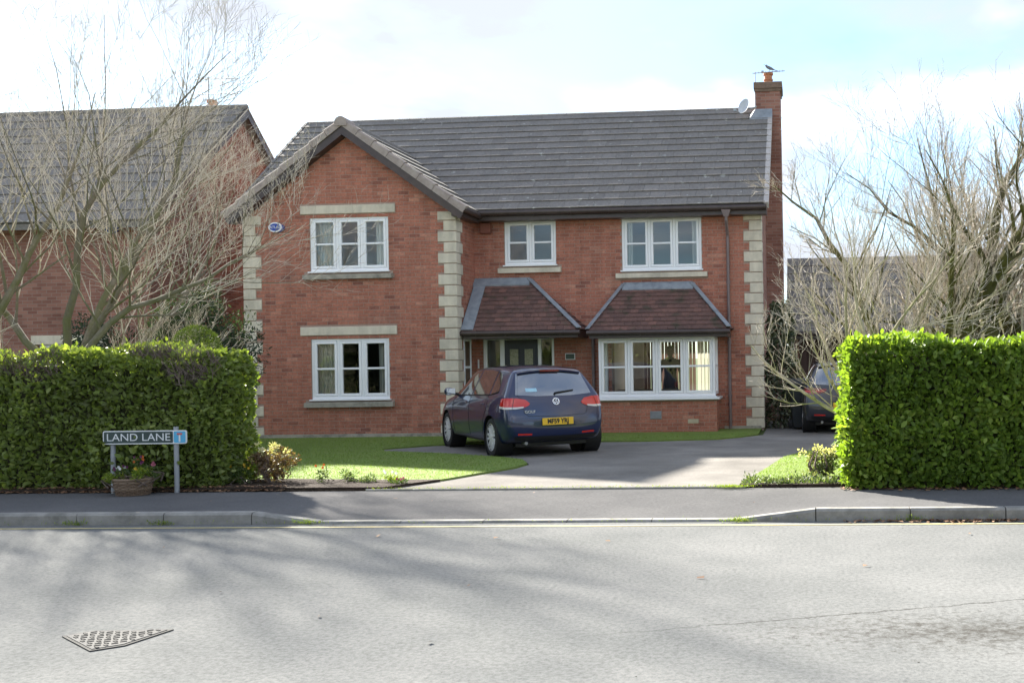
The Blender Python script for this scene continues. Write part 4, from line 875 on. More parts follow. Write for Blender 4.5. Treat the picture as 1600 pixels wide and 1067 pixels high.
for k, xa in enumerate((-.25,2.02)):
    b = MB(); b.box(xa, xa+2.18, 26.05, 26.09, 0, 2.0)
    dm = M['door_brown'] = M.get('door_brown') or mat('brown_garage_door', (.055,.026,.018), (.075,.036,.026), 4, .5)
    do = gbb(b, 'garage_door', dm)
    for j in range(12):
        b = MB(); b.bbox(xa+.03+j*.177, xa+.03+j*.177+.168, 26.03, 26.0495, .05, 1.95, .006); b.build('panel', dm, do)
# brick house glimpsed beyond the right hand tree
fh = empty('far_house', (9,33,0), 0, 'distant brick house with white downpipe behind the right hand tree', 'house'); FO = Vector((9,33,0))
b = MB(); b.box(-3.2,6,0,7,-.05,2.9); b.build('wall', M['brick_far'], fh)
b = MB(); b.prism([(-3.4,-.3,2.85),(-3.4,3.5,4.1),(-3.4,7.3,2.85)], (9.8,0,0)); b.build('roof', M['tile'], fh)
b = MB(); b.tube([(-2.45,-.06,2.8),(-2.45,-.06,0)], .045, 8); b.build('downpipe', M['bright_white'], fh)
# ------------------------------------------------------------------ vegetation
LEAF_V = np.array([(0,0,0),(-.24,.30,.05),(.24,.30,.05),(0,.5,0),(-.23,.68,.03),(.23,.68,.03),(0,1,-.06)], float)
LEAF_F = np.array([(0,2,3),(0,3,1),(3,2,5),(3,4,1),(3,5,6),(3,6,4)], int)
def frames(dirs, nrm):
    t = dirs/np.linalg.norm(dirs,axis=1,keepdims=True); n = nrm-(nrm*t).sum(1,keepdims=True)*t
    n /= np.linalg.norm(n,axis=1,keepdims=True)+1e-9; s = np.cross(t, n); return s, t, n
def leaf_arrays(P, dirs, nrm, size, wid=1.0, bend=1.0):
    s, t, n = frames(dirs, nrm); k = len(P); T = LEAF_V*np.array([wid,1,bend])
    V = P[:,None,:] + size[:,None,None]*(T[None,:,0:1]*s[:,None,:]+T[None,:,1:2]*t[:,None,:]+T[None,:,2:3]*n[:,None,:])
    F = LEAF_F[None]+(np.arange(k)*7)[:,None,None]; return V.reshape(-1,3), F.reshape(-1,3)
def leaf_cloud(name, P, dirs, nrm, size, m, parent=None, wid=1.0, tone=None, bend=1.0):
    V, F = leaf_arrays(P, dirs, nrm, size, wid, bend); tone = rng.uniform(0,1,len(P)) if tone is None else tone
    return obj(name, npmesh(name, V, F, m, np.repeat(tone, 6), True), parent)
def unit(v): return v/(np.linalg.norm(v,axis=1,keepdims=True)+1e-9)
M['laurel'] = mat('laurel_leaf', (1,1,1), None, tone=[(.085,.14,.026),(.135,.215,.034),(.19,.275,.045),(.27,.34,.065)], rough=.45, spec=.35, trans=.42)
M['laurel2'] = mat('laurel_leaf_mixed', (1,1,1), None, tone=[(.11,.13,.045),(.15,.20,.052),(.20,.255,.07),(.28,.32,.10)], rough=.45, spec=.35, trans=.4)
M['hedge_core'] = mat('hedge_shade', (.055,.065,.03), (.085,.075,.05), 6, .95)
M['twig_brown'] = mat('dead_twigs', (1,1,1), None, tone=[(.10,.075,.06),(.17,.13,.11),(.24,.19,.16)], rough=.9)
def hedge(name, label, x0, x1, y0, y1, z0, z1, n, m, size=(.07,.12), solo=280, bald=(), loc=None, top_n=.22, rough_amp=.085, extra=None):
    e = empty(name, (x0 if loc is None else loc, y0, 0), 0, label, 'hedge')
    off = np.array([e.location.x, e.location.y, 0]); tz = lambda x: z1+.03*np.sin(x*2.1)+.02*np.sin(x*5.3+1)
    ins = .16; b = MB(); b.box(x0+ins-off[0], x1-ins-off[0], y0+ins-off[1], y1-ins-off[1], z0-.1, z1-ins); b.build('core', M['hedge_core'], e)  # dark box added inside the leaves to block light coming through
    W_, H_, Dp = x1-x0, z1-z0, y1-y0
    def surf(k, face):
        u, v = rng.uniform(0,1,k), rng.uniform(0,1,k); q = np.zeros((k,3)); nn = np.zeros((k,3))
        if face == 'f': q[:,0] = x0+u*W_; q[:,2] = z0+v*H_; q[:,1] = y0; nn[:,1] = -1
        if face == 'b': q[:,0] = x0+u*W_; q[:,2] = z0+v*H_; q[:,1] = y1; nn[:,1] = 1
        if face == 't': q[:,0] = x0+u*W_; q[:,1] = y0+v*Dp; q[:,2] = tz(q[:,0]); nn[:,2] = 1
        if face == 'l': q[:,1] = y0+u*Dp; q[:,2] = z0+v*H_; q[:,0] = x0; nn[:,0] = -1
        if face == 'r': q[:,1] = y0+u*Dp; q[:,2] = z0+v*H_; q[:,0] = x1; nn[:,0] = 1
        return q, nn
    A = W_*H_; tot = A+W_*Dp+2*Dp*H_
    Q = []; NN = []
    for face, fr in (('f',.56),('t',top_n),('l',.10),('r',.10),('b',.08)):
        q, nn = surf(int(n*fr), face); Q.append(q); NN.append(nn)
    Q = np.concatenate(Q); NN = np.concatenate(NN)
    # rounded edges: pull corners in
    r = .14
    for ax, lo, hi in ((0,x0,x1),(1,y0,y1),(2,-9,z1)):
        pass
    dx = np.minimum(Q[:,0]-x0, x1-Q[:,0]); dy = np.minimum(Q[:,1]-y0, y1-Q[:,1]); dzt = np.maximum(z1+.0-Q[:,2],0)
    for (a, b_) in ((dx,dy),(dx,dzt),(dy,dzt)):
        w_ = np.clip(1-a/r,0,1)*np.clip(1-b_/r,0,1); cx = np.array([(x0+x1)/2,(y0+y1)/2,(z0+z1)/2]); Q += unit(cx-Q)*(w_*r*.5)[:,None]
    lump = .5+.5*np.sin(Q[:,0]*3.1+Q[:,2]*2.3+1)*np.sin(Q[:,2]*4.1-Q[:,0]*1.7)
    lump2 = np.sin(Q[:,0]*7.3+Q[:,2]*5.1)*np.sin(Q[:,2]*8.2-Q[:,0]*4.4+Q[:,1]*6)
    depth = rng.exponential(.04,len(Q))+rough_amp*(lump+.45*lump2)-.03-np.where(rng.uniform(0,1,len(Q)) < .03, rng.uniform(.02,.09,len(Q)), 0)
    Q = Q-NN*depth[:,None]
    keep = np.ones(len(Q), bool)
    for bx, bz, rx, rz_, dens in bald:
        d2 = ((Q[:,0]-bx)/rx)**2+((Q[:,2]-bz)/rz_)**2; keep &= ~((d2 < 1) & (NN[:,1] < 0) & (rng.uniform(0,1,len(Q)) > dens))
    Q, NN, depth = Q[keep], NN[keep], depth[keep]; k = len(Q)
    d = unit(NN*.55+np.array([0,0,.35])+rng.normal(0,.55,(k,3))); nr = unit(NN*.8+np.array([0,0,.5])+rng.normal(0,.5,(k,3)))
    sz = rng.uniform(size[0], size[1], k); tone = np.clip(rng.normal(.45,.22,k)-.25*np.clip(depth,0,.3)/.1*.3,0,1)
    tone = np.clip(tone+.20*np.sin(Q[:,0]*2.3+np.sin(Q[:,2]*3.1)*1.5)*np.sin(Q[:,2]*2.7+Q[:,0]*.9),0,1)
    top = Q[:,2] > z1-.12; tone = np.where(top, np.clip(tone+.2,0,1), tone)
    Q = Q-off
    front = np.where((NN[:,1] < 0) & (depth < .04))[0]; vis = front[np.argsort(-sz[front])[:solo*4]]; vis = rng.choice(vis, min(solo,len(vis)), replace=False) if solo else np.array([],int)
    mask = np.ones(k, bool); mask[vis] = False
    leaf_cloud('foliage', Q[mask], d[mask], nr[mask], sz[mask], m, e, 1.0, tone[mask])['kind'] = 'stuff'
    if solo:
        vm = []
        for q in range(10):
            me = npmesh('leaf', *leaf_arrays(np.zeros((1,3)), np.array([[0,1.,0]]), np.array([[0,0,1.]]), np.ones(1)), m, np.full(6,(q+.5)/10), True); vm.append(me)
        s, t, nn = frames(d[vis], nr[vis])
        for i, v in enumerate(vis):
            o = obj('leaf', vm[min(9,int(tone[v]*10))], e); S = sz[v]
            o.matrix_local = Matrix(((s[i][0]*S,t[i][0]*S,nn[i][0]*S,Q[v][0]),(s[i][1]*S,t[i][1]*S,nn[i][1]*S,Q[v][1]),(s[i][2]*S,t[i][2]*S,nn[i][2]*S,Q[v][2]),(0,0,0,1)))
    if extra is not None:
        k2 = len(extra); leaf_cloud('overhanging_leaves', extra-off, np.array([0,-.5,.3])+rng.normal(0,.6,(k2,3)), np.array([0,-1,.4])+rng.normal(0,.4,(k2,3)), rng.uniform(.06,.10,k2), m, e, 1.0)['kind'] = 'stuff'
    # bare twiggy places
    b = MB()
    for bx, bz, rx, rz_, dens in bald:
        for q in range(260):
            a = random.uniform(0,6.28); rr = math.sqrt(random.random()); x = bx+rx*rr*math.cos(a); z = bz+rz_*rr*math.sin(a)
            if z > z1+.02: continue
            p = Vector((x-off[0], y0-off[1]+random.uniform(0,.10), z)); dd = Vector((random.gauss(0,.6), random.gauss(-.25,.2), random.gauss(.7,.4))).normalized()*random.uniform(.06,.17)
            b.tube([p-dd*.4, p+dd*.3+Vector((random.gauss(0,.012),0,0)), p+dd], [.004,.003,.0015], 3, False, random.random())
    if b.v: b.build('bare_twigs', M['twig_brown'], e)['kind'] = 'stuff'
    # stems at the foot
    b = MB()
    for q in range(int(W_*5)):
        x = random.uniform(x0+.1,x1-.1)-off[0]; y = random.uniform(.10,.3); b.tube([(x,y,z0-.06),(x+random.gauss(0,.05),y,z0+.35)], [.014,.009], 5, False, .2)
    b.build('stems', M['twig_brown'], e)['kind'] = 'stuff'
    return e
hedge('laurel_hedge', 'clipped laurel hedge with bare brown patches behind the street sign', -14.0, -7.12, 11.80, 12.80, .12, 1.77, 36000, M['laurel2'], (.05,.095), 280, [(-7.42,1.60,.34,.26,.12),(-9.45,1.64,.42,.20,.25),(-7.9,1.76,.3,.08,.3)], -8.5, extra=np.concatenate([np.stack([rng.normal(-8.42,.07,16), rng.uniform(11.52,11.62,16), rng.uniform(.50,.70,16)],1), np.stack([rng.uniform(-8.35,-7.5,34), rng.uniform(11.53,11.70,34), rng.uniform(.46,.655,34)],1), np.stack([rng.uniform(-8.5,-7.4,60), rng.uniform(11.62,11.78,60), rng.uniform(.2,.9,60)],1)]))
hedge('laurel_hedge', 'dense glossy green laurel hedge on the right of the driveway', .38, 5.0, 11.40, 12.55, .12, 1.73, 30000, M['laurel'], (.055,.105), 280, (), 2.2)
hedge('boundary_hedge', 'tall hedge across the road facing the house', -26, 16, -9.2, -7.6, -.05, 3.6, 16000, M['laurel2'], (.16,.3), 0, (), -5)
# yellow-green shoots standing above the left hedge
def shoots(name, label, cat, base, n, h, spread, leaf, m, nl=12, wid=.8):
    e = empty(name, base, 0, label, cat); P = []; Dd = []; b = MB()
    for q in range(n):
        x, y = random.gauss(0,spread), random.gauss(0,spread*.6); hh = h*random.uniform(.5,1); lean = Vector((random.gauss(0,.25),random.gauss(0,.25),1)).normalized()
        b.tube([(x,y,0), Vector((x,y,0))+lean*hh], [.006,.003], 4, False)
        for k in range(nl):
            t = .25+.75*k/nl; p = Vector((x,y,0))+lean*hh*t; P.append(p); a = random.uniform(0,6.28); Dd.append((math.cos(a)*.8,math.sin(a)*.8,.5))
    b.build('stems', M['twig_brown'], e); P = np.array(P); Dd = np.array(Dd); k = len(P)
    leaf_cloud('foliage', P, Dd, np.array([0,0,1.])+rng.normal(0,.3,(k,3)), rng.uniform(leaf*.6,leaf,k), m, e, wid)['kind'] = 'stuff'; return e
M['lime'] = mat('lime_leaf', (1,1,1), None, tone=[(.10,.17,.02),(.19,.26,.03),(.30,.34,.05)], rough=.5, trans=.4)
shoots('leafy_shoots', 'sunlit yellow green shoots rising behind the left hedge', 'shrub', (-9.75,13.1,1.0), 9, 1.05, .16, .09, M['lime'])
# leafy mass from leaf clusters spread through a volume
def bush(name, label, cat, base, pts_fn, n, leaf, m, wid=.7, stems=6, h=1.5, stem_m=None, droop=.0, tone_fn=None):
    e = empty(name, base, 0, label, cat); P, Nn = pts_fn(n); k = len(P)
    Dd = unit(Nn*.6+np.array([0,0,.3-droop])+rng.normal(0,.6,(k,3))); tone = tone_fn(P) if tone_fn else rng.uniform(0,1,k)
    o = leaf_cloud('foliage', P, Dd, unit(Nn+rng.normal(0,.5,(k,3))), rng.uniform(leaf*.6,leaf*1.2,k), m, e, wid, tone); o['kind'] = 'stuff'
    b = MB()
    for q in range(stems):
        a = random.uniform(0,6.28); b.tube([(random.gauss(0,.06),random.gauss(0,.06),-.05),(.15*math.cos(a),.15*math.sin(a),h*.4),(.4*math.cos(a)*h*.4,.4*math.sin(a)*h*.4,h*.8)], [.03*h**.5,.02*h**.5,.006], 5, False, .3)
    b.build('stems', stem_m or M['twig_brown'], e); return e
def ellip(cx, cz, rx, ry, rz_, clumps=26, cr=.33, flat=0):
    def fn(n):
        C = []; 
        while len(C) < clumps:
            v = np.array([random.uniform(-1,1) for _ in range(3)])
            if .35 < np.linalg.norm(v) < 1: C.append(v)
        C = np.array(C)*np.array([rx,ry,rz_])*.8+np.array([cx,0,cz]); idx = rng.integers(0,clumps,n); d = unit(rng.normal(0,1,(n,3)))
        s = cr*rng.uniform(.6,1.15,clumps)[idx]; P = C[idx]+d*s[:,None]*np.array([rx,ry,rz_])*rng.uniform(.55,1,n)[:,None]; P[:,2] = np.maximum(P[:,2], .03)
        return P, d
    return fn
M['dark_leaf'] = mat('dark_evergreen_leaf', (1,1,1), None, tone=[(.026,.042,.028),(.042,.062,.042),(.066,.09,.064)], rough=.75, spec=.2, trans=.2)
bush('evergreen_shrub', 'large dark grey green evergreen shrub beside the gable', 'shrub', (-10.6,17.2,.03), ellip(0,1.5,1.05,.8,1.65,70,.36), 24000, .075, M['dark_leaf'], .6, 8, 2.8)
bush('evergreen_shrub', 'dark evergreen shrub between the bare tree and the neighbouring house', 'shrub', (-13.2,18.2,.03), ellip(0,1.25,1.3,.9,1.4,50,.34), 9000, .085, M['dark_leaf'], .6, 8, 2.4)
M['yew'] = mat('yew_leaf', (1,1,1), None, tone=[(.045,.075,.014),(.075,.11,.02),(.12,.155,.03)], rough=.6, trans=.25)
def dome(n):
    d = unit(rng.normal(0,1,(n,3))); d[:,2] = np.abs(d[:,2]); z = rng.uniform(0,1,n); P = np.zeros((n,3)); up = rng.uniform(0,1,n) < .45
    r = .30; P[up] = d[up]*r+np.array([0,0,1.78]); s = ~up; a = rng.uniform(0,6.28,n); P[s] = np.stack([r*np.cos(a),r*np.sin(a),z*1.78],1)[s]; Nn = d.copy(); Nn[s] = np.stack([np.cos(a),np.sin(a),np.zeros(n)],1)[s]
    return P+rng.normal(0,.012,(n,3)), Nn
bush('topiary_bush', 'clipped rounded yew topiary behind the left hedge', 'shrub', (-8.75,14.1,.06), dome, 7000, .035, M['yew'], .35, 3, 1.6)
# spiky plant
sp_ = empty('spiky_plant', (-10.3,14.9,.05), 0, 'spiky palm-like plant with arching strap leaves behind the left hedge', 'plant'); b = MB(); b.tube([(0,0,0),(.03,0,1.5)], [.07,.055], 8); b.build('stem', M['twig_brown'], sp_)
M['strap'] = mat('strap_leaf', (1,1,1), None, tone=[(.05,.07,.03),(.09,.11,.05),(.2,.19,.09)], rough=.5, trans=.2)
for q in range(70):
    a = random.uniform(0,6.28); el = random.uniform(-.2,1.3); L_ = random.uniform(.5,.8); b = MB(); V = []
    for j in range(6):
        t = j/5; r_ = L_*t*math.cos(el)*(1-.1*t); z = 1.5+L_*t*math.sin(el)-.38*t*t*L_; wd = .018*(1-t**2)+.002; ca_, sa_ = math.cos(a), math.sin(a)
        V += [(r_*ca_-wd*sa_, r_*sa_+wd*ca_, z), (r_*ca_+wd*sa_, r_*sa_-wd*ca_, z)]
    b.add(V, [(2*j,2*j+1,2*j+3,2*j+2) for j in range(5)], random.random()); b.build('leaf', M['strap'], sp_, True)
# ivy on the chimney breast corner
M['ivy'] = mat('ivy_leaf', (1,1,1), None, tone=[(.030,.045,.022),(.055,.075,.035),(.11,.125,.07),(.26,.25,.17)], rough=.45, trans=.2)
def ivy(n):
    z = rng.uniform(0,1,n)**.85*2.75; a = rng.uniform(0,6.28,n); r = .27*(1-.45*np.clip((z-1.7)/1.05,0,1))*(1+.25*np.sin(z*6+a*2)); P = np.stack([r*np.cos(a)*1.0, r*np.sin(a)*.8, z],1); return P+rng.normal(0,.03,(n,3)), np.stack([np.cos(a),np.sin(a),np.full(n,-.2)],1)
bush('climbing_ivy', 'ivy climbing the right corner of the house', 'plant', (-.62,22.55,0), ivy, 5200, .085, M['ivy'], .95, 5, 2.2, None, .6)
# low flowering shrubs and bed plants
M['redleaf'] = mat('bronze_leaf', (1,1,1), None, tone=[(.09,.06,.03),(.17,.10,.06),(.26,.19,.12)], rough=.5, trans=.3); M['cream'] = mat('cream_flower', (1,1,1), None, tone=[(.55,.50,.33),(.72,.68,.5)], rough=.7, trans=.3)
def flower_shrub(label, base, sc, m, k, nfl):
    e = bush('flowering_shrub', label, 'shrub', base, ellip(0,.24*sc,.30*sc,.24*sc,.24*sc,16,.38), k, .055, m, .6, 7, .45)
    C = np.array([[random.gauss(0,.15*sc),random.gauss(-.06,.08),(.36+random.uniform(0,.14))*sc] for _ in range(nfl)]); P = np.repeat(C,26,0)+rng.normal(0,.022,(nfl*26,3)); d = unit(P-np.repeat(C,26,0)+np.array([0,0,.02]))
    o = leaf_cloud('flower_heads', P, d, d+rng.normal(0,.4,P.shape), rng.uniform(.02,.035,len(P)), M['cream'], e, 1.3); o['kind'] = 'stuff'; return e
flower_shrub('bronze leaved shrub with cream flower heads in the left bed', (-6.72,12.4,.09), 1.0, M['redleaf'], 1500, 7)
M['varieg'] = mat('variegated_leaf', (1,1,1), None, tone=[(.06,.10,.03),(.13,.16,.06),(.38,.36,.22)], rough=.5, trans=.3)
flower_shrub('cream flowered variegated shrub at the edge of the right hand lawn', (.12,12.45,.09), .8, M['varieg'], 1300, 7)
M['silver'] = mat('grey_green_leaf', (1,1,1), None, tone=[(.05,.09,.035),(.11,.15,.07),(.22,.25,.16)], rough=.6, trans=.3)
def carpet(x0, x1, y0, y1, h):
    def fn(n):
        P = np.stack([rng.uniform(x0,x1,n), rng.uniform(y0,y1,n), np.zeros(n)],1); P[:,2] = np.abs(rng.normal(0,h,n))*(.6+.4*np.sin(P[:,0]*9)*np.sin(P[:,1]*11)); return P, np.tile(np.array([0,0,1.]),(n,1))
    return fn
o = bush('ground_cover', 'low grey green ground cover at the right edge of the driveway', 'plant', (-.25,11.95,.09), carpet(-.55,.55,-.22,.22,.06), 2200, .045, M['silver'], .7, 4, .1)
fl_m = {c: mat('petal_'+c, col, None, rough=.6, trans=.3) for c, col in (('orange',(.62,.16,.03)),('purple',(.14,.03,.10)),('pink',(.42,.12,.17)),('white',(.8,.8,.78)),('yellow',(.65,.42,.04)))}
M['bedleaf'] = mat('bed_leaf', (1,1,1), None, tone=[(.04,.08,.02),(.08,.13,.03),(.17,.19,.09)], rough=.55, trans=.3)
def bedding(label, base, r, h, n, cols, nf, m=None):
    e = bush('bedding_plant', label, 'plant', base, ellip(0,h*.5,r,r,h*.5,7,.5), n, .04, m or M['bedleaf'], .6, 3, h*.6)
    for c in cols:
        b = MB()
        for q in range(nf):
            a = random.uniform(0,6.28); rr = r*random.random()**.5; c0 = Vector((rr*math.cos(a), rr*math.sin(a)-.02, h*random.uniform(.8,1.15)))
            for k in range(5):
                t = k*1.2566+a; d = Vector((math.cos(t),-.5,math.sin(t)))*.018; s = Vector((-math.sin(t),0,math.cos(t)))*.011; b.quad(c0, c0+d*.6+s, c0+d, c0+d*.6-s)
        b.build('flower', fl_m[c], e)['kind'] = 'stuff'
    return e
for args in (('small plant with orange and red flowers in the left bed near the cream shrub',(-6.02,12.3,.08),.09,.24,150,['orange'],3),
  ('upright green leafy plant in the left flower bed',(-5.72,12.35,.08),.12,.20,260,[],0), ('grey leaved low plant in the middle of the flower bed',(-5.45,12.25,.08),.16,.12,300,[],0),
  ('yellow green plant with small white blooms in the flower bed',(-5.12,12.2,.08),.13,.16,260,['white'],4), ('tiny pink flowered plant near the driveway end of the bed',(-4.95,12.05,.08),.10,.10,160,['pink'],3),
  ('yellow flowered clump at the foot of the left hedge',(-7.05,12.2,.08),.16,.26,300,['yellow'],5)): bedding(*args, m=M['silver'] if 'grey' in args[0] else (M['lime'] if 'yellow green' in args[0] else None))
# weeds in the kerb joints
def weed(n):
    X = np.concatenate([rng.normal(c,.07,n//8+1) for c in (-5.0,-6.5,-7.42,-.72,-.68,.95)]+[rng.uniform(-9,3,n//4)])[:n]; P = np.stack([X, 9.85-np.abs(rng.normal(0,.012,n)), np.abs(rng.normal(0,.018,n))+.004],1); return P, np.tile(np.array([0,-.3,1.]),(n,1))
e = bush('kerb_weeds', 'tufts of moss and grass growing along the kerb', 'weeds', (0,0,0), weed, 900, .028, M['lime'], .4, 0, .1); e['kind'] = 'stuff'
# ------------------------------------------------------------------ bare trees
def grow(out, p, d, r, L, lvl, cfg):
    c = cfg[lvl]; n = c['seg']; P = [p.copy()]; Rr = [r]; step = L/n; dirs = [d.copy()]
    for i in range(n):
        d = (d + Vector((random.gauss(0,1),random.gauss(0,1),random.gauss(0,1)))*c['wob'] + Vector((0,0,c['up']))).normalized()
        if i > 1 and p.x < cfg[0].get('xmin',-99)+random.uniform(-.35,.35): break
        p = p + d*step; P.append(p.copy()); dirs.append(d.copy()); Rr.append(r*(1-(1-c['tip'])*(i+1)/n))
    n = len(P)-1
    if n < 1: return
    out[lvl].tube(P, Rr, c['n'], False, random.random())
    if lvl+1 < len(cfg):
        k = c['kids'] + random.randint(-c['kv'], c['kv'])
        for j in range(max(1,k)):
            t = c['from']+(1-c['from'])*(j+random.random())/max(1,k); t = min(t, .999); f = t*n; i = int(f); q = P[i].lerp(P[i+1], f-i); dd = dirs[i+1]
            ax = dd.orthogonal().normalized(); ax.rotate(Matrix.Rotation(random.uniform(0,6.283),3,dd)); an = R(random.uniform(*c['ang'])); nd = dd.copy(); nd.rotate(Matrix.Rotation(an,3,ax))
            nd = (nd+Vector((0,0,c['lift']))).normalized()
            rr = Rr[i]*(1-(f-i))+Rr[i+1]*(f-i); grow(out, q, nd, max(.0026, rr*random.uniform(*c['rk'])), L*random.uniform(*c['lk'])*(1-.35*t*c.get('short',1)), lvl+1, cfg)
def tree(name, label, base, stems, cfg, mats, trunk=None, cat='tree', xmin=-99):
    e = empty(name, base, 0, label, cat); out_ = [MB() for _ in cfg]; tb = MB()
    if trunk: tb.tube(*trunk)
    cfg[0]['xmin'] = xmin
    for p, d, r, L in stems: grow(out_, Vector(p), Vector(d).normalized(), r, L, 0, cfg)
    if trunk: tb.build('trunk', mats[0], e, True)
    for nm, ob, m in zip(('limbs','branches','shoots','twigs'), out_, mats): ob.build(nm, m, e, lvl_smooth.get(nm, False))
    return e
lvl_smooth = {'limbs': True, 'branches': True}
def bark(name, a, b_, moss=None, t3=(.45,.6)): return mat(name, (.8,.8,.8), (1.15,1.15,1.15), 20, .9, .6, 50, .2, tone=[a, tuple((x+y)/2 for x, y in zip(a,b_)), b_], c3=moss, s3=3.5, t3=t3)
M['bark1'] = bark('grey_bark', (.13,.115,.088), (.22,.195,.155), (.15,.15,.085)); M['twig1'] = bark('pale_twigs', (.38,.34,.275), (.66,.60,.51))
M['bark2'] = bark('mossy_bark', (.045,.042,.022), (.095,.088,.055), (.095,.095,.03), (.4,.55)); M['twig2'] = bark('tan_twigs', (.33,.28,.225), (.62,.55,.46))
M['bark3'] = bark('pale_bark', (.26,.23,.16), (.46,.41,.31), (.27,.27,.14))
def CFG(k0=12, k1=7, k2=5, up0=.04, L1=(.42,.65), l0=.45, wob=.15):
    return [dict(seg=11,wob=wob,up=up0,tip=.07,n=8,kids=k0,kv=2,ang=(25,65),lift=.30,rk=(.30,.48),lk=L1,**{'from':.22}),
            dict(seg=6,wob=.10,up=.06,tip=.2,n=5,kids=k1,kv=2,ang=(22,55),lift=.35,rk=(.45,.62),lk=(.42,.75),**{'from':.15}),
            dict(seg=5,wob=.07,up=.05,tip=.3,n=4,kids=k2,kv=2,ang=(25,55),lift=.15,rk=(.5,.7),lk=(.22,.45),**{'from':.2}),
            dict(seg=3,wob=.10,up=.03,tip=.5,n=3,kids=0,kv=0,ang=(20,40),lift=.1,rk=(.5,.7),lk=(.4,.6),**{'from':.3})]
random.seed(24)
tree('bare_tree', 'large bare spreading tree behind the left hedge', (-10.95,14.5,.06),
  [((.0,0,1.15),(.62,-.05,.88),.062,4.6),((.0,0,1.2),(.50,.25,.95),.06,5.3),((.0,0,1.2),(.28,-.15,1),.058,5.6),((-.02,.0,1.25),(.03,-.1,1),.064,5.8),((-.05,0,1.2),(-.40,.1,.9),.062,5.2),((-.05,0,.95),(-.85,.0,.6),.07,3.8),((.02,.05,1.1),(.85,.2,.38),.05,2.0),((.02,.05,1.1),(.30,.5,.9),.065,4.4)],
  CFG(21,9,5,.03,(.34,.56)), [M['bark1'],M['bark1'],M['twig1'],M['twig1']], ([(.05,0,-.1),(.0,0,.4),(.02,0,.95),(.0,0,1.35)], [.24,.19,.17,.14], 10, True))
tree('bare_tree', 'second bare trunk at the far left behind the hedge', (-12.1,14.0,.06),
  [((0,0,1.1),(-.3,.1,.95),.07,4.4),((0,0,1.25),(.2,.1,1),.07,4.8),((0,0,1.0),(.5,-.2,.85),.07,3.8)], CFG(17,9,5), [M['bark1'],M['bark1'],M['twig1'],M['twig1']], ([(0,0,-.1),(.03,0,.6),(0,0,1.4)], [.18,.14,.12], 9, True))
random.seed(33)
rs_ = []
for k in range(15):
    fx = -.72+1.75*k/14+random.gauss(0,.05); th = .22 if k in (5,8,10,12) else random.uniform(.07,.12)
    rs_.append(((.42*fx, random.gauss(0,.12), .2), (fx*.85, random.gauss(.05,.22), 1.0-.30*abs(fx)), th, 5.1-.55*abs(fx)+random.gauss(0,.25)))
tree('bare_tree', 'mossy many stemmed bare tree behind the right hedge', (2.5,16.2,.05), rs_,
  CFG(17,9,5,.0,(.28,.46),wob=.19), [M['bark2'],M['bark2'],M['twig2'],M['twig2']], ([(0,0,-.1),(0,0,.25),(0,0,.6)], [.55,.44,.30], 12, True), xmin=-2.5)
random.seed(45)
st = []
for k in range(11):
    a = random.uniform(0,6.28); sp2 = random.uniform(.15,.75); st.append(((random.gauss(0,.12),random.gauss(0,.10),random.uniform(.05,.4)),(sp2*math.cos(a)*1.3,sp2*math.sin(a)*.6,1),random.uniform(.022,.042),random.uniform(2.6,3.9)))
st += [((-.05,0,.6),(-.75,.1,.85),.034,1.8),((-.05,0,.7),(-.6,-.1,1),.034,2.6)]
c3_ = CFG(9,6,4,.03,(.34,.6)); c3_[0]['n'] = 6
tree('bare_shrub', 'pale multi stemmed bare shrub beside the driveway behind the right hedge', (.75,14.3,.07), st, c3_, [M['bark3'],M['bark3'],M['twig1'],M['twig1']], None, 'shrub', xmin=-1.25)

def moss(n):
    X = np.concatenate([rng.uniform(-5.2,-.8,n//2), rng.normal(-.9,.12,n-n//2)]); P = np.stack([X, 11.665+rng.normal(0,.02,n)-np.where(X > -1.2, np.abs(rng.normal(0,.05,n)), 0), np.abs(rng.normal(0,.008,n))+.012],1); P[:,2] += .1; return P, np.tile(np.array([0,-.2,1.]),(n,1))
e = bush('moss', 'yellow green moss along the back edge of the footway', 'moss', (0,0,0), moss, 1400, .016, M['lime'], .8, 0, .1); e['kind'] = 'stuff'
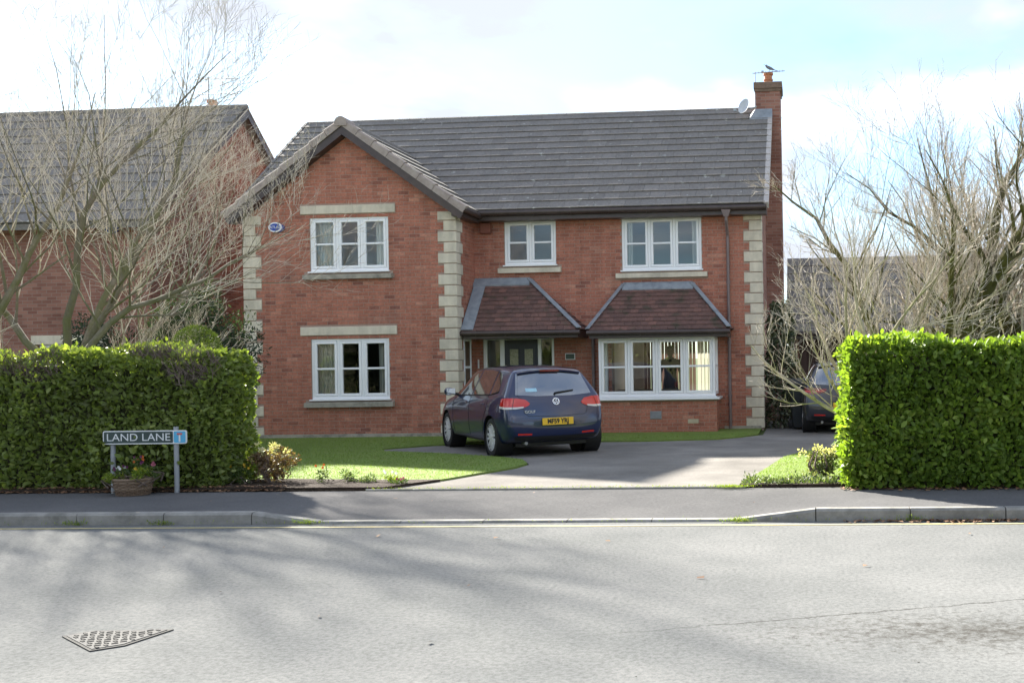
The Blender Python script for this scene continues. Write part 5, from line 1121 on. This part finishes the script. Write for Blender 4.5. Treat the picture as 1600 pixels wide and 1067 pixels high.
# ------------------------------------------------------------------ cars
def car_cage():
    def rf(x):   # roof centre height
        return np.interp(x, [-.34,0,.6,1.2,1.75], [1.415,1.462,1.482,1.478,1.43])
    sec = []   # each: list of rows 0..10 (x,y,z)
    # rear corner section
    sec.append([(-.62,0,.27),(-.60,.60,.27),(-.665,.72,.30),(-.70,.795,.44),(-.70,.81,.62),(-.635,.80,.86),(-.59,.775,.985),(-.36,.625,1.30),(-.30,.55,1.382),(-.335,.29,1.408),(-.345,0,1.415)])
    for x, yw, zb in ((-.42,.865,.97),(0,.89,.955),(.6,.892,.94),(1.25,.892,.925),(1.95,.89,.905)):
        r = rf(min(x+ (.10 if x < 0 else 0),1.75)); xu = {-.42:-.20,0:.06,.6:.6,1.25:1.2,1.95:1.72}[x]; r = rf(xu)
        sec.append([(x,0,.20),(x,.70,.20),(x,yw-.055,.235),(x,yw-.012,.42),(x,yw,.63),(x,yw-.012,.84),(x,yw-.055,zb),(xu,.635 if x > -.3 else .63,r-.115),(xu,.565,r-.042),(xu,.30,r-.008),(xu,0,r)])
    sec.append([(2.42,0,.20),(2.42,.70,.20),(2.42,.835,.24),(2.42,.876,.42),(2.42,.885,.62),(2.42,.868,.81),(2.40,.80,.905),(2.42,.70,.945),(2.46,.58,.965),(2.52,.30,.98),(2.54,0,.985)])
    sec.append([(2.9,0,.20),(2.9,.68,.20),(2.9,.81,.24),(2.9,.855,.42),(2.9,.862,.60),(2.9,.84,.75),(2.9,.775,.84),(2.92,.68,.875),(2.94,.55,.892),(2.96,.28,.905),(2.97,0,.91)])
    sec.append([(3.22,0,.20),(3.22,.62,.20),(3.2,.74,.24),(3.2,.79,.40),(3.2,.79,.55),(3.2,.755,.67),(3.2,.70,.745),(3.23,.61,.785),(3.26,.48,.805),(3.29,.25,.82),(3.30,0,.825)])
    sec.append([(3.40,0,.24),(3.36,.55,.24),(3.35,.64,.28),(3.36,.68,.40),(3.36,.68,.52),(3.36,.64,.62),(3.37,.58,.675),(3.40,.50,.70),(3.42,.40,.712),(3.45,.2,.722),(3.46,0,.725)])
    bm = bmesh.new(); G = []
    for s in sec:
        row = []
        for x, y, z in s:
            a = bm.verts.new((x,y,z)); c = a if abs(y) < 1e-6 else bm.verts.new((x,-y,z)); row.append((a,c))
        G.append(row)
    def face(*v):
        u = []
        for q in v:
            if q not in u: u.append(q)
        if len(u) > 2: bm.faces.new(u)
    for i in range(len(G)-1):
        for j in range(10):
            for k in (0,1): face(G[i][j][k], G[i+1][j][k], G[i+1][j+1][k], G[i][j+1][k])
    def cap(sect, xr, sgn):
        cols = []      # per row 1..8: (edge, c1, centre)
        for j in range(1,9):
            x, y, z = sec[sect][j]; dx, zc = xr[j-1]
            if j == 8: c1 = G[sect][9]; c0 = G[sect][10][0]
            else:
                a = bm.verts.new((x+dx*.8, y*.55, z+zc)); c = bm.verts.new((x+dx*.8, -y*.55, z+zc)); c1 = (a,c); c0 = G[sect][0][0] if False else bm.verts.new((x+dx, 0, z+zc))
            cols.append((G[sect][j], c1, c0))
        for j in range(7):
            for k in (0,1):
                e0, m0, z0 = cols[j]; e1, m1, z1 = cols[j+1]
                face(e0[k], m0[k], m1[k], e1[k]); face(m0[k], z0, z1, m1[k])
    cap(0, [(-.07,0),(-.07,0),(-.07,0),(-.06,0),(-.06,0),(-.065,0),(-.05,.012),(0,0)], -1)
    cap(len(G)-1, [(.06,0),(.08,0),(.10,0),(.10,0),(.09,0),(.09,0),(.06,0),(0,0)], 1)
    cl = bm.edges.layers.float.new('crease_edge')
    for i in range(len(G)-1):
        for j, cv in ((6,.55),(8,.35),(2,.3)):
            for k in (0,1):
                e_ = bm.edges.get((G[i][j][k], G[i+1][j][k]))
                if e_: e_[cl] = cv
    for j in range(2,8):
        for k in (0,1):
            e_ = bm.edges.get((G[0][j][k], G[0][j+1][k]))
            if e_: e_[cl] = .35
    bmesh.ops.holes_fill(bm, edges=[e for e in bm.edges if e.is_boundary], sides=0)
    bmesh.ops.recalc_face_normals(bm, faces=bm.faces)
    return bm
def make_car(name, label, loc, rz, paint, mk7=False, plate='MF59 YRJ'):
    root = empty(name, loc, rz, label, 'car')
    bm = car_cage(); me = bpy.data.meshes.new('cage'); bm.to_mesh(me); bm.free()
    o = obj('body', me); sb = o.modifiers.new('s','SUBSURF'); sb.levels = sb.render_levels = 3
    cut = []
    for x in (0,2.578):
        for s in (-1,1):
            b = MB(); b.lathe([(.355,.60*s),(.355,1.0*s)], 40, 'y', (x,0,.318)); c = b.build('cutter', None); cut.append(c)
            md = o.modifiers.new('c','BOOLEAN'); md.operation = 'DIFFERENCE'; md.object = c; md.solver = 'EXACT'
    dg = bpy.context.evaluated_depsgraph_get(); dg.update(); ev = bpy.data.meshes.new_from_object(o.evaluated_get(dg))
    raw = car_eval_hull(me)
    o.modifiers.clear(); o.data = ev; o.parent = root; ev.materials.clear(); ev.materials.append(paint)
    ev.polygons.foreach_set('material_index', np.zeros(len(ev.polygons), np.int32))
    ev.polygons.foreach_set('use_smooth', np.ones(len(ev.polygons), bool))
    try: ev.set_sharp_from_angle(angle=R(38))
    except Exception: pass
    for c in cut: bpy.data.objects.remove(c, do_unlink=True)
    bvh = BVHTree.FromPolygons([v.co for v in raw.vertices], [p.vertices[:] for p in raw.polygons])
    def hit(p, d, off):
        l, n, i, ds = bvh.ray_cast(Vector(p)-Vector(d)*3, Vector(d))
        if l is None: return None
        return l+n*off
    def curve(pts, t):
        P = [Vector(p) for p in pts]; ln = [0]
        for i in range(len(P)-1): ln.append(ln[-1]+(P[i+1]-P[i]).length)
        s = t*ln[-1]
        for i in range(len(P)-1):
            if s <= ln[i+1]+1e-9: return P[i].lerp(P[i+1], (s-ln[i])/max(1e-9,ln[i+1]-ln[i]))
        return P[-1]
    def patch(nm, bot, top, basis, d, m, off=.004, nu=14, nv=7, th=.006, par=root):
        """bot/top polylines in plane coordinates (a, z); basis(a, z) -> 3D seed point"""
        V = []; 
        for j in range(nv+1):
            for i in range(nu+1):
                q = curve(bot, i/nu).lerp(curve(top, i/nu), j/nv); h = hit(basis(q.x,q.y), d, off)
                if h is None: h = Vector(basis(q.x,q.y))
                V.append(h)
        F = [(j*(nu+1)+i, j*(nu+1)+i+1, (j+1)*(nu+1)+i+1, (j+1)*(nu+1)+i) for j in range(nv) for i in range(nu)]
        b = MB(); b.add(V, F); ob = b.build(nm, m, par, False); ob.data.polygons.foreach_set('use_smooth', np.ones(len(ob.data.polygons), bool))
        return ob
    def seam(nm, pts, basis, d, m, wd=.007, off=.0015, par=root, n=16):
        b = MB(); P = [hit(basis(*curve([Vector((*p,0)) for p in pts], i/n).xy), d, off) for i in range(n+1)]; P = [p for p in P if p is not None]
        if len(P) > 1: b.tube(P, wd/2, 5, False); b.build(nm, m, par)
    side = {s: (lambda a, z, s=s: (a, s*.9, z)) for s in (1,-1)}; rear = lambda a, z: (-.9, a, z); frontb = lambda a, z: (3.6, a, z)
    G_ = M['car_glass']; TR = M['trim']
    vec2 = lambda L_: [Vector((x,z,0)) for x, z in L_]
    fixL = lambda L_: vec2(L_)
    for s in (1,-1):
        d = (0,-s,0)
        fw = patch('side_window', fixL([(2.12,.962),(1.17,.982)]), fixL([(1.70,1.30),(1.60,1.355),(1.13,1.388)]), side[s], d, G_, .003)
        patch('side_window', fixL([(1.09,.984),(.20,1.008)]), fixL([(1.06,1.39),(.6,1.392),(.27,1.372)]), side[s], d, G_, .003)
        patch('quarter_window', fixL([(.13,1.012),(-.20,1.06)]), fixL([(.20,1.368),(.02,1.325),(-.05,1.29)]), side[s], d, G_, .003)
        # bright waist strip, seams, handles, sill
        seam('waist_trim', [(2.14,.948),(1.1,.968),(.13,.995),(-.21,1.045)], side[s], d, TR, .018, .003)
        for pl in ([(1.13,.97),(1.12,.60),(1.13,.30)], [(.20,.99),(.16,.80),(.32,.60),(.40,.42),(.42,.30)], [(2.14,.93),(2.12,.70),(2.08,.30)], [(1.13,.30),(2.08,.30)], [(.42,.30),(1.13,.30)], [(2.15,.965),(1.70,1.32),(1.58,1.38),(1.1,1.412),(.6,1.412),(.24,1.395)], [(.20,1.0),(.26,1.39)]):
            seam('door_seam', pl, side[s], d, TR, .008, .0005)
        for hx in (1.28,.40):
            p = hit((hx,s*.9,.845), d, .009); b = MB(); y = p.y
            b.tube([(hx-.085,y-s*.012,.845),(hx-.07,y,.848),(hx+.07,y,.848),(hx+.085,y-s*.012,.845)], .009, 6); b.build('door_handle', paint, root, True)
        # mirror
        b = MB(); my = s*.90; 
        b.lathe([(.02,-.10),(.062,-.075),(.082,0),(.075,.075),(.03,.10)], 14, 'y', (0,0,0)); b.v = [(x*.75+1.98,(y*.95)+s*.965,z*.85+1.02) for x,y,z in b.v]
        mo = b.build('door_mirror', paint, root, True); b = MB(); b.tube([(1.99,s*.80,.955),(1.99,s*.90,.985)], .024, 6); b.build('mirror_stalk', TR, mo)
        b = MB(); b.box(1.905,1.915,s*.965-.075,s*.965+.075,.965,1.075); b.build('mirror_glass', M['mirror'], mo)
        seam('sill_trim', [(.40,.265),(2.16,.262)], side[s], d, TR, .03, .0)
        # lamps
        ob = lambda a, z, s=s: (-.62-.707*a*1, s*(.78-.707*a), z)      # diagonal plane at the rear corner
        dd = Vector((.707,-s*.707,0))
        if not mk7:
            lam = patch('tail_lamp', fixL([(-.17,.800),(-.05,.785),(.12,.782),(.22,.80),(.275,.835)]), fixL([(-.15,.945),(-.05,.955),(.10,.950),(.22,.925),(.285,.865)]), ob, dd, M['lamp_red'], .010, 18, 8)
            patch('reversing_lamp', fixL([(-.17,.797),(-.05,.782),(.12,.779),(.21,.795)]), fixL([(-.168,.828),(-.05,.816),(.12,.812),(.22,.818)]), ob, dd, M['lamp_clear'], .013, 14, 2)
            seam('lamp_seam', [(.075,.955),(.075,.78)], ob, dd, TR, .008, .011)
        else:
            lam = patch('tail_lamp', fixL([(-.17,.83),(.0,.80),(.14,.80),(.30,.83)]), fixL([(-.14,.945),(.0,.935),(.14,.925),(.32,.90)]), ob, dd, M['lamp_red_dark'], .008, 18, 8)
            patch('lamp_strip', fixL([(-.12,.865),(.0,.84),(.28,.85)]), fixL([(-.12,.89),(.0,.872),(.28,.872)]), ob, dd, M['lamp_red'], .012, 10, 2)
        patch('bumper_reflector', fixL([(s*.42,.365),(s*.64,.372)]) , fixL([(s*.42,.395),(s*.64,.402)]), rear, (1,0,0), M['lamp_red'], .005, 8, 2)
        patch('headlamp', fixL([(s*.60,.60),(s*.34,.585)]), fixL([(s*.60,.70),(s*.34,.66)]), frontb, (-1,0,0), M['lamp_clear'], .006, 10, 5)
        seam('hatch_seam', [(s*.60,.985),(s*.545,.92),(s*.53,.72),(s*.47,.67),(0,.655)], rear, (1,0,0), TR, .008, .0005)
        seam('hatch_seam', [(s*.61,.99),(s*.52,1.33)], rear, (1,0,0), TR, .008, .0005)
    rw_ = patch('rear_window', fixL([(-.64,1.0),(-.3,.975),(.3,.975),(.64,1.0)]), fixL([(-.55,1.335),(-.25,1.352),(.25,1.352),(.55,1.335)]), rear, (1,0,0), G_, .004, 20, 8)
    patch('windscreen', fixL([(-.66,1.0),(0,1.01),(.66,1.0)]), fixL([(-.56,1.36),(0,1.40),(.56,1.36)]), frontb, (-1,0,0), G_, .004, 20, 8)
    patch('grille', fixL([(-.33,.60),(.33,.60)]), fixL([(-.33,.655),(.33,.655)]), frontb, (-1,0,0), TR, .004, 10, 3)
    patch('lower_bumper', fixL([(-.66,.285),(0,.285),(.66,.285)]), fixL([(-.70,.352),(0,.345),(.70,.352)]), rear, (1,0,0), TR, .006, 20, 3)
    # spoiler lip with high brake lamp
    b = MB(); V = []; ys = np.linspace(-.53,.53,15)
    for y in ys:
        k = 1-(y/.56)**4; z = 1.405-.045*(abs(y)/.53)**2.2; x0_ = -.27; x1_ = -.385-.02*k
        V += [(x0_,y,z+.006),(x1_,y,z-.016),(x1_+.008,y,z-.040),(x0_,y,z-.05)]
    F = [(4*i+a, 4*i+(a+1)%4, 4*i+4+(a+1)%4, 4*i+4+a) for i in range(14) for a in range(4)]; b.add(V, F+[(0,1,2,3),(56,59,58,57)]); sp = b.build('roof_spoiler', paint, root, True)
    b = MB(); b.box(-.412,-.398,-.16,.16,1.366,1.386); b.build('brake_lamp', M['lamp_red_dark'], sp)
    # wiper, sticker, badge, lettering, plate
    h = hit((-.9,-.02,1.015), (1,0,0), .02); h2 = hit((-.9,-.33,1.05), (1,0,0), .018)
    b = MB(); b.tube([hit((-.9,.0,1.0),(1,0,0),.025), h, h2], [.022,.014,.010], 6); b.build('rear_wiper', TR, root)
    if not mk7:
        patch('window_sticker', fixL([(.46,1.045),(.28,1.045)]), fixL([(.46,1.10),(.28,1.10)]), rear, (1,0,0), M['sticker'], .0065, 4, 2, par=rw_)
    pz = .545; hp = hit((-.9,0,pz), (1,0,0), 0); pe = MB(); pe.bbox(-.26,.26,-.008,.004,-.056,.056,.002)
    pl = pe.build('number_plate', M['plate'], root); pl.location = (hp.x-.012, 0, pz+.03); pl.rotation_euler = (R(-6),0,R(-90))
    if plate: text_mesh('lettering', plate, .105, (0,-.0085,-.001), (R(90),0,0), M['black'], pl, .001, sx=.86, bold=.0045)
    patch('plate_recess', fixL([(-.30,.50),(.30,.50)]), fixL([(-.30,.645),(.30,.645)]), rear, (1,0,0), TR if mk7 else paint, .002, 8, 4)
    hb_ = hit((-.9,0,.885), (1,0,0), .004); nrm = bvh.ray_cast(Vector((-3,0,.885)), Vector((1,0,0)))[1]
    bd = empty_part('badge', root); b = MB(); b.lathe([(.0585,.0),(.0585,.012),(.052,.014),(.047,.012),(.047,.004)], 28, closed=True)
    bo = b.build('badge', M['chrome'], root, True); q = nrm.to_track_quat('Z','Y'); bo.location = hb_; bo.rotation_mode = 'QUATERNION'; bo.rotation_quaternion = q
    b = MB(); b.lathe([(.0475,.001),(.0475,.005),(.001,.005)], 24); b.build('badge_field', TR, bo); iv = bo.matrix_basis.to_3x3(); b = MB()
    up = (q.inverted() @ Vector((0,0,1))); up = Vector((up.x,up.y,0)).normalized(); rt = Vector((up.y,-up.x,0))
    def st(a, c): 
        A = rt*a[0]+up*a[1]; B = rt*c[0]+up*c[1]; t = (B-A).normalized(); n_ = Vector((-t.y,t.x,0))*.0045; b.prism([A-n_+Vector((0,0,.005)),B-n_+Vector((0,0,.005)),B+n_+Vector((0,0,.005)),A+n_+Vector((0,0,.005))], (0,0,.007))
    for sx in (-1,1):
        st((sx*.020,.042),(0,.006)); st((sx*.042,.022),(sx*.020,-.040)); st((sx*.020,-.040),(0,-.002))
    b.build('emblem', M['chrome'], bo)
    if not mk7:
        hl = hit((-.9,.47,.735), (1,0,0), .004)
        text_mesh('lettering', 'GOLF', .058, (hl.x-.012, .445, .735), (R(90),0,R(-86)), M['alloy'], root, .003, sx=1.25)
    # exhaust, underbody
    b = MB(); b.tube([(-.62,.48,.235),(-.45,.48,.24)], .028, 10); b.build('exhaust', M['metal'], root)
    b = MB(); b.box(-.45,3.1,-.60,.60,.17,.30); b.build('underbody', TR, root)
    # wheels
    for x in (0,2.578):
        for s in (1,-1):
            w_ = MB(); w_.lathe([(.222,-.10),(.262,-.104),(.298,-.094),(.314,-.07),(.316,0),(.314,.07),(.298,.094),(.262,.104),(.222,.10)], 40, 'y', closed=True)
            wh = w_.build('wheel', M['tyre'], root, True); wh.location = (x, s*.757, .316)
            b = MB(); b.lathe([(.222,-.085),(.228,.085),(.216,.090),(.206,.075),(.20,.03),(.001,.025)], 36, 'y', closed=True)
            rm = b.build('rim_barrel', M['rim_dark'], wh, True)
            b = MB()
            for k in range(7):
                a0 = 2*math.pi*k/7
                for da in (-.20,.20):
                    a = a0+da; c, sn = math.cos(a), math.sin(a); a2 = a0+da*.45; c2, s2 = math.cos(a2), math.sin(a2); tx, tz = -sn, c; wv = .022; wi = .016
                    y0, y1 = .072, .094
                    b.hexa([(c2*.045-tx*wi,y0+.0,s2*.045-tz*wi),(c*.222-tx*wv,y0,sn*.222-tz*wv),(c*.222+tx*wv,y0,sn*.222+tz*wv),(c2*.045+tx*wi,y0,s2*.045+tz*wi),
                            (c2*.045-tx*wi,y1+.004,s2*.045-tz*wi),(c*.222-tx*wv*.8,y1-.006,sn*.222-tz*wv*.8),(c*.222+tx*wv*.8,y1-.006,sn*.222+tz*wv*.8),(c2*.045+tx*wi,y1+.004,s2*.045+tz*wi)])
            b.lathe([(.210,.070),(.226,.076),(.230,.098),(.214,.098)], 36, 'y', closed=True); b.lathe([(.06,.07),(.058,.099),(.03,.103),(.001,.103)], 20, 'y', closed=True)
            b.build('wheel_trim', M['alloy'], wh, True)
            if s < 0: wh.rotation_euler = (0,0,math.pi)
            b = MB(); b.lathe([(.352,-.17),(.352,.10)], 32, 'y', closed=True); b.v = [(p[0]+x,p[1]+s*.76,p[2]+.318) for p in b.v]; b.build('arch_liner', TR, root)
            b = MB(); b.lathe([(.351,0),(.001,0)], 32, 'y', closed=True); b.v = [(p[0]+x,p[1]+s*.595,p[2]+.318) for p in b.v]; b.build('arch_liner', TR, root)
    return root
def empty_part(n, p): return None
def car_eval_hull(me):
    o = obj('tmp', me); sb = o.modifiers.new('s','SUBSURF'); sb.levels = sb.render_levels = 3
    dg = bpy.context.evaluated_depsgraph_get(); dg.update(); ev = bpy.data.meshes.new_from_object(o.evaluated_get(dg)); bpy.data.objects.remove(o, do_unlink=True); return ev
M['car_glass'] = mat('tinted_car_glass', (.03,.036,.038), None, rough=.03, spec=1.0, coat=1.0); M['car_glass'].node_tree.nodes['Principled BSDF'].inputs['IOR'].default_value = 2.3; M['trim'] = mat('black_trim', (.012,.012,.013), None, rough=.5)
M['lamp_red'] = mat('red_lens', (.55,.025,.02), None, rough=.12, coat=.6); M['lamp_red_dark'] = mat('dark_red_lens', (.20,.01,.012), None, rough=.12, coat=.6); M['lamp_clear'] = mat('clear_lens', (.62,.60,.58), None, rough=.12, coat=.6)
M['chrome'] = mat('chrome', (.75,.76,.77), None, rough=.15, metal=1); M['alloy'] = mat('silver_paint', (.72,.73,.74), None, rough=.35, metal=.15); M['rim_dark'] = mat('dark_rim_backing', (.03,.03,.032), None, rough=.6)  # rim behind the spokes is a plain dark colour
M['tyre'] = mat('tyre_rubber', (.018,.018,.019), (.03,.03,.03), 30, .8); M['plate'] = mat('yellow_plate', (.75,.46,.02), None, rough=.35); M['black'] = mat('black_print', (.01,.01,.01), None, rough=.5)
M['mirror'] = mat('mirror_glass', (.7,.75,.75), None, rough=.03, metal=1); M['sticker'] = mat('pale_blue_sticker', (.35,.58,.70), None, rough=.5)
def paint(name, c): return mat(name, c, tuple(v*1.15 for v in c), 4, .28, 0, spec=.5, coat=1.0)
make_car('parked_car', 'dark blue hatchback parked on the driveway in front of the porch', (-4.46,16.76,.036), R(90+35.0), paint('dark_blue_paint', (.002,.010,.055)))
make_car('parked_car', 'dark grey hatchback in front of the garage, half hidden by the right hedge', (.70,21.35,.004), R(90+2), paint('dark_grey_paint', (.016,.019,.030)), True, 'YK15 LDE'[:0])
# ------------------------------------------------------------------ wheelie bin
wb = empty('wheelie_bin', (-.17,22.15,0), R(6), 'black wheelie bin standing between the ivy and the grey car', 'bin'); M['bin'] = mat('black_bin_plastic', (.016,.020,.024), (.024,.028,.032), 5, .45)
b = MB(); b.hexa([(-.20,-.24,.06),(.20,-.24,.06),(.20,.22,.06),(-.20,.22,.06),(-.27,-.31,.98),(.27,-.31,.98),(.27,.31,.98),(-.27,.31,.98)]); b.build('body', M['bin'], wb)
b = MB(); b.hexa([(-.295,-.34,.985),(.295,-.34,.985),(.295,.33,.985),(-.295,.33,.985),(-.27,-.30,1.07),(.27,-.30,1.07),(.27,.30,1.10),(-.27,.30,1.10)]); b.build('lid', M['bin'], wb)
b = MB(); b.tube([(-.25,.36,1.03),(.25,.36,1.03)], .018, 8); b.build('handle', M['bin'], wb)
for s in (-1,1):
    b = MB(); b.lathe([(.10,-.03),(.10,.03)], 18, 'x', (s*.24,.24,.10)); b.build('wheel', M['tyre'], wb)
# ------------------------------------------------------------------ street sign
sg = empty('street_name_sign', (-7.86,11.62,.1), 0, 'low dark street name plate reading LAND LANE on grey posts', 'sign')
M['sign_dark'] = mat('sign_dark_green', (.022,.045,.045), (.03,.055,.055), 5, .45); M['sign_white'] = mat('sign_white', (.62,.65,.66), (.70,.72,.73), 8, .45); M['sign_blue'] = mat('sign_blue', (.07,.36,.60), (.10,.42,.66), 6, .45); M['post'] = mat('grey_post', (.24,.26,.28), (.34,.36,.38), 8, .5)
def rrect(x0, x1, z0, z1, r, y0, y1, rs=(1,1,1,1)):
    P = []
    for (cx, cz, a0, q) in ((x1-r,z0+r,-90,0),(x1-r,z1-r,0,1),(x0+r,z1-r,90,2),(x0+r,z0+r,180,3)):
        for k in range(6): a = R(a0+18*k); P.append((cx+r*math.cos(a), y0, cz+r*math.sin(a)))
    b = MB(); b.prism(P, (0,y1-y0,0)); return b
rrect(-.515,.520,.575,.735,.025,-.012,.0).build('plate', M['sign_white'], sg)
rrect(-.502,.352,.588,.722,.014,-.0135,-.0122).build('name_panel', M['sign_dark'], sg)
rrect(.362,.507,.588,.722,.014,-.0135,-.0122).build('symbol_panel', M['sign_blue'], sg)
text_mesh('lettering', 'LAND LANE', .125, (-.075,-.0142,.652), (R(90),0,0), M['sign_white'], sg, .0008, sx=1.18)
b = MB(); b.box(.424,.444,-.0155,-.0137,.600,.680); b.build('road_symbol', M['sign_white'], sg)
b = MB(); b.box(.402,.466,-.0155,-.0137,.6805,.702); b.build('dead_end_bar', mat('sign_red', (.55,.10,.10), None, rough=.5), sg)
for x, zt in ((-.42,.60),(.365,.775)):
    b = MB(); b.tube([(x,.03,-.1),(x,.03,zt)], .028, 12); b.build('post', M['post'], sg, True)
# a few hedge leaves hang in front of the plate
# ------------------------------------------------------------------ wicker basket planter and its plants
bk = empty('wicker_basket', (-7.90,11.45,.1), 0, 'round wicker basket planter at the foot of the street sign', 'basket')
M['wicker'] = mat('wicker', (1,1,1), None, tone=[(.13,.085,.055),(.22,.155,.105),(.32,.24,.17)], rough=.8)
b = MB(); b.lathe([(.135,.0),(.145,.02),(.18,.18),(.17,.18),(.13,.03)], 24, closed=True); b.build('liner', M['soil'], bk)
for j in range(10):     # woven rows
    z = .008+j*.018; r0 = .145+.038*(z/.18); b = MB(); P = []
    for k in range(49): a = 2*math.pi*k/48; P.append(((r0+.007*math.cos(a*12+(j%2)*math.pi))*math.cos(a)*1.18, (r0+.007*math.cos(a*12+(j%2)*math.pi))*math.sin(a), z))
    b.tube(P, .0095, 5, False, random.random()); b.build('woven_row', M['wicker'], bk)
for k in range(24):
    a = 2*math.pi*k/24; b = MB(); b.tube([(.145*math.cos(a)*1.18,.145*math.sin(a),0),(.183*math.cos(a)*1.18,.183*math.sin(a),.19)], .006, 5, False, .4); b.build('stake', M['wicker'], bk)
b = MB(); b.tube([(.188*math.cos(t)*1.18,.188*math.sin(t),.188) for t in np.linspace(0,2*math.pi,40)], .013, 6, False, .6); b.build('rim', M['wicker'], bk)
bedding('trailing yellow green plant spilling over the right of the basket', (-7.74,11.38,.26), .12, .16, 420, ['yellow'], 2, M['lime'])
bedding('trailing yellow green plant spilling over the left of the basket', (-8.09,11.38,.24), .11, .14, 300, [], 0, M['lime'])
bedding('orange and dark red pansies in the middle of the basket', (-7.86,11.48,.29), .09, .22, 160, ['orange','purple'], 5)
bedding('purple and white pansies at the left of the basket', (-8.04,11.44,.29), .09, .13, 140, ['purple','white'], 4)
bedding('pink flowers at the right of the basket', (-7.68,11.46,.29), .07, .17, 90, ['pink'], 5)
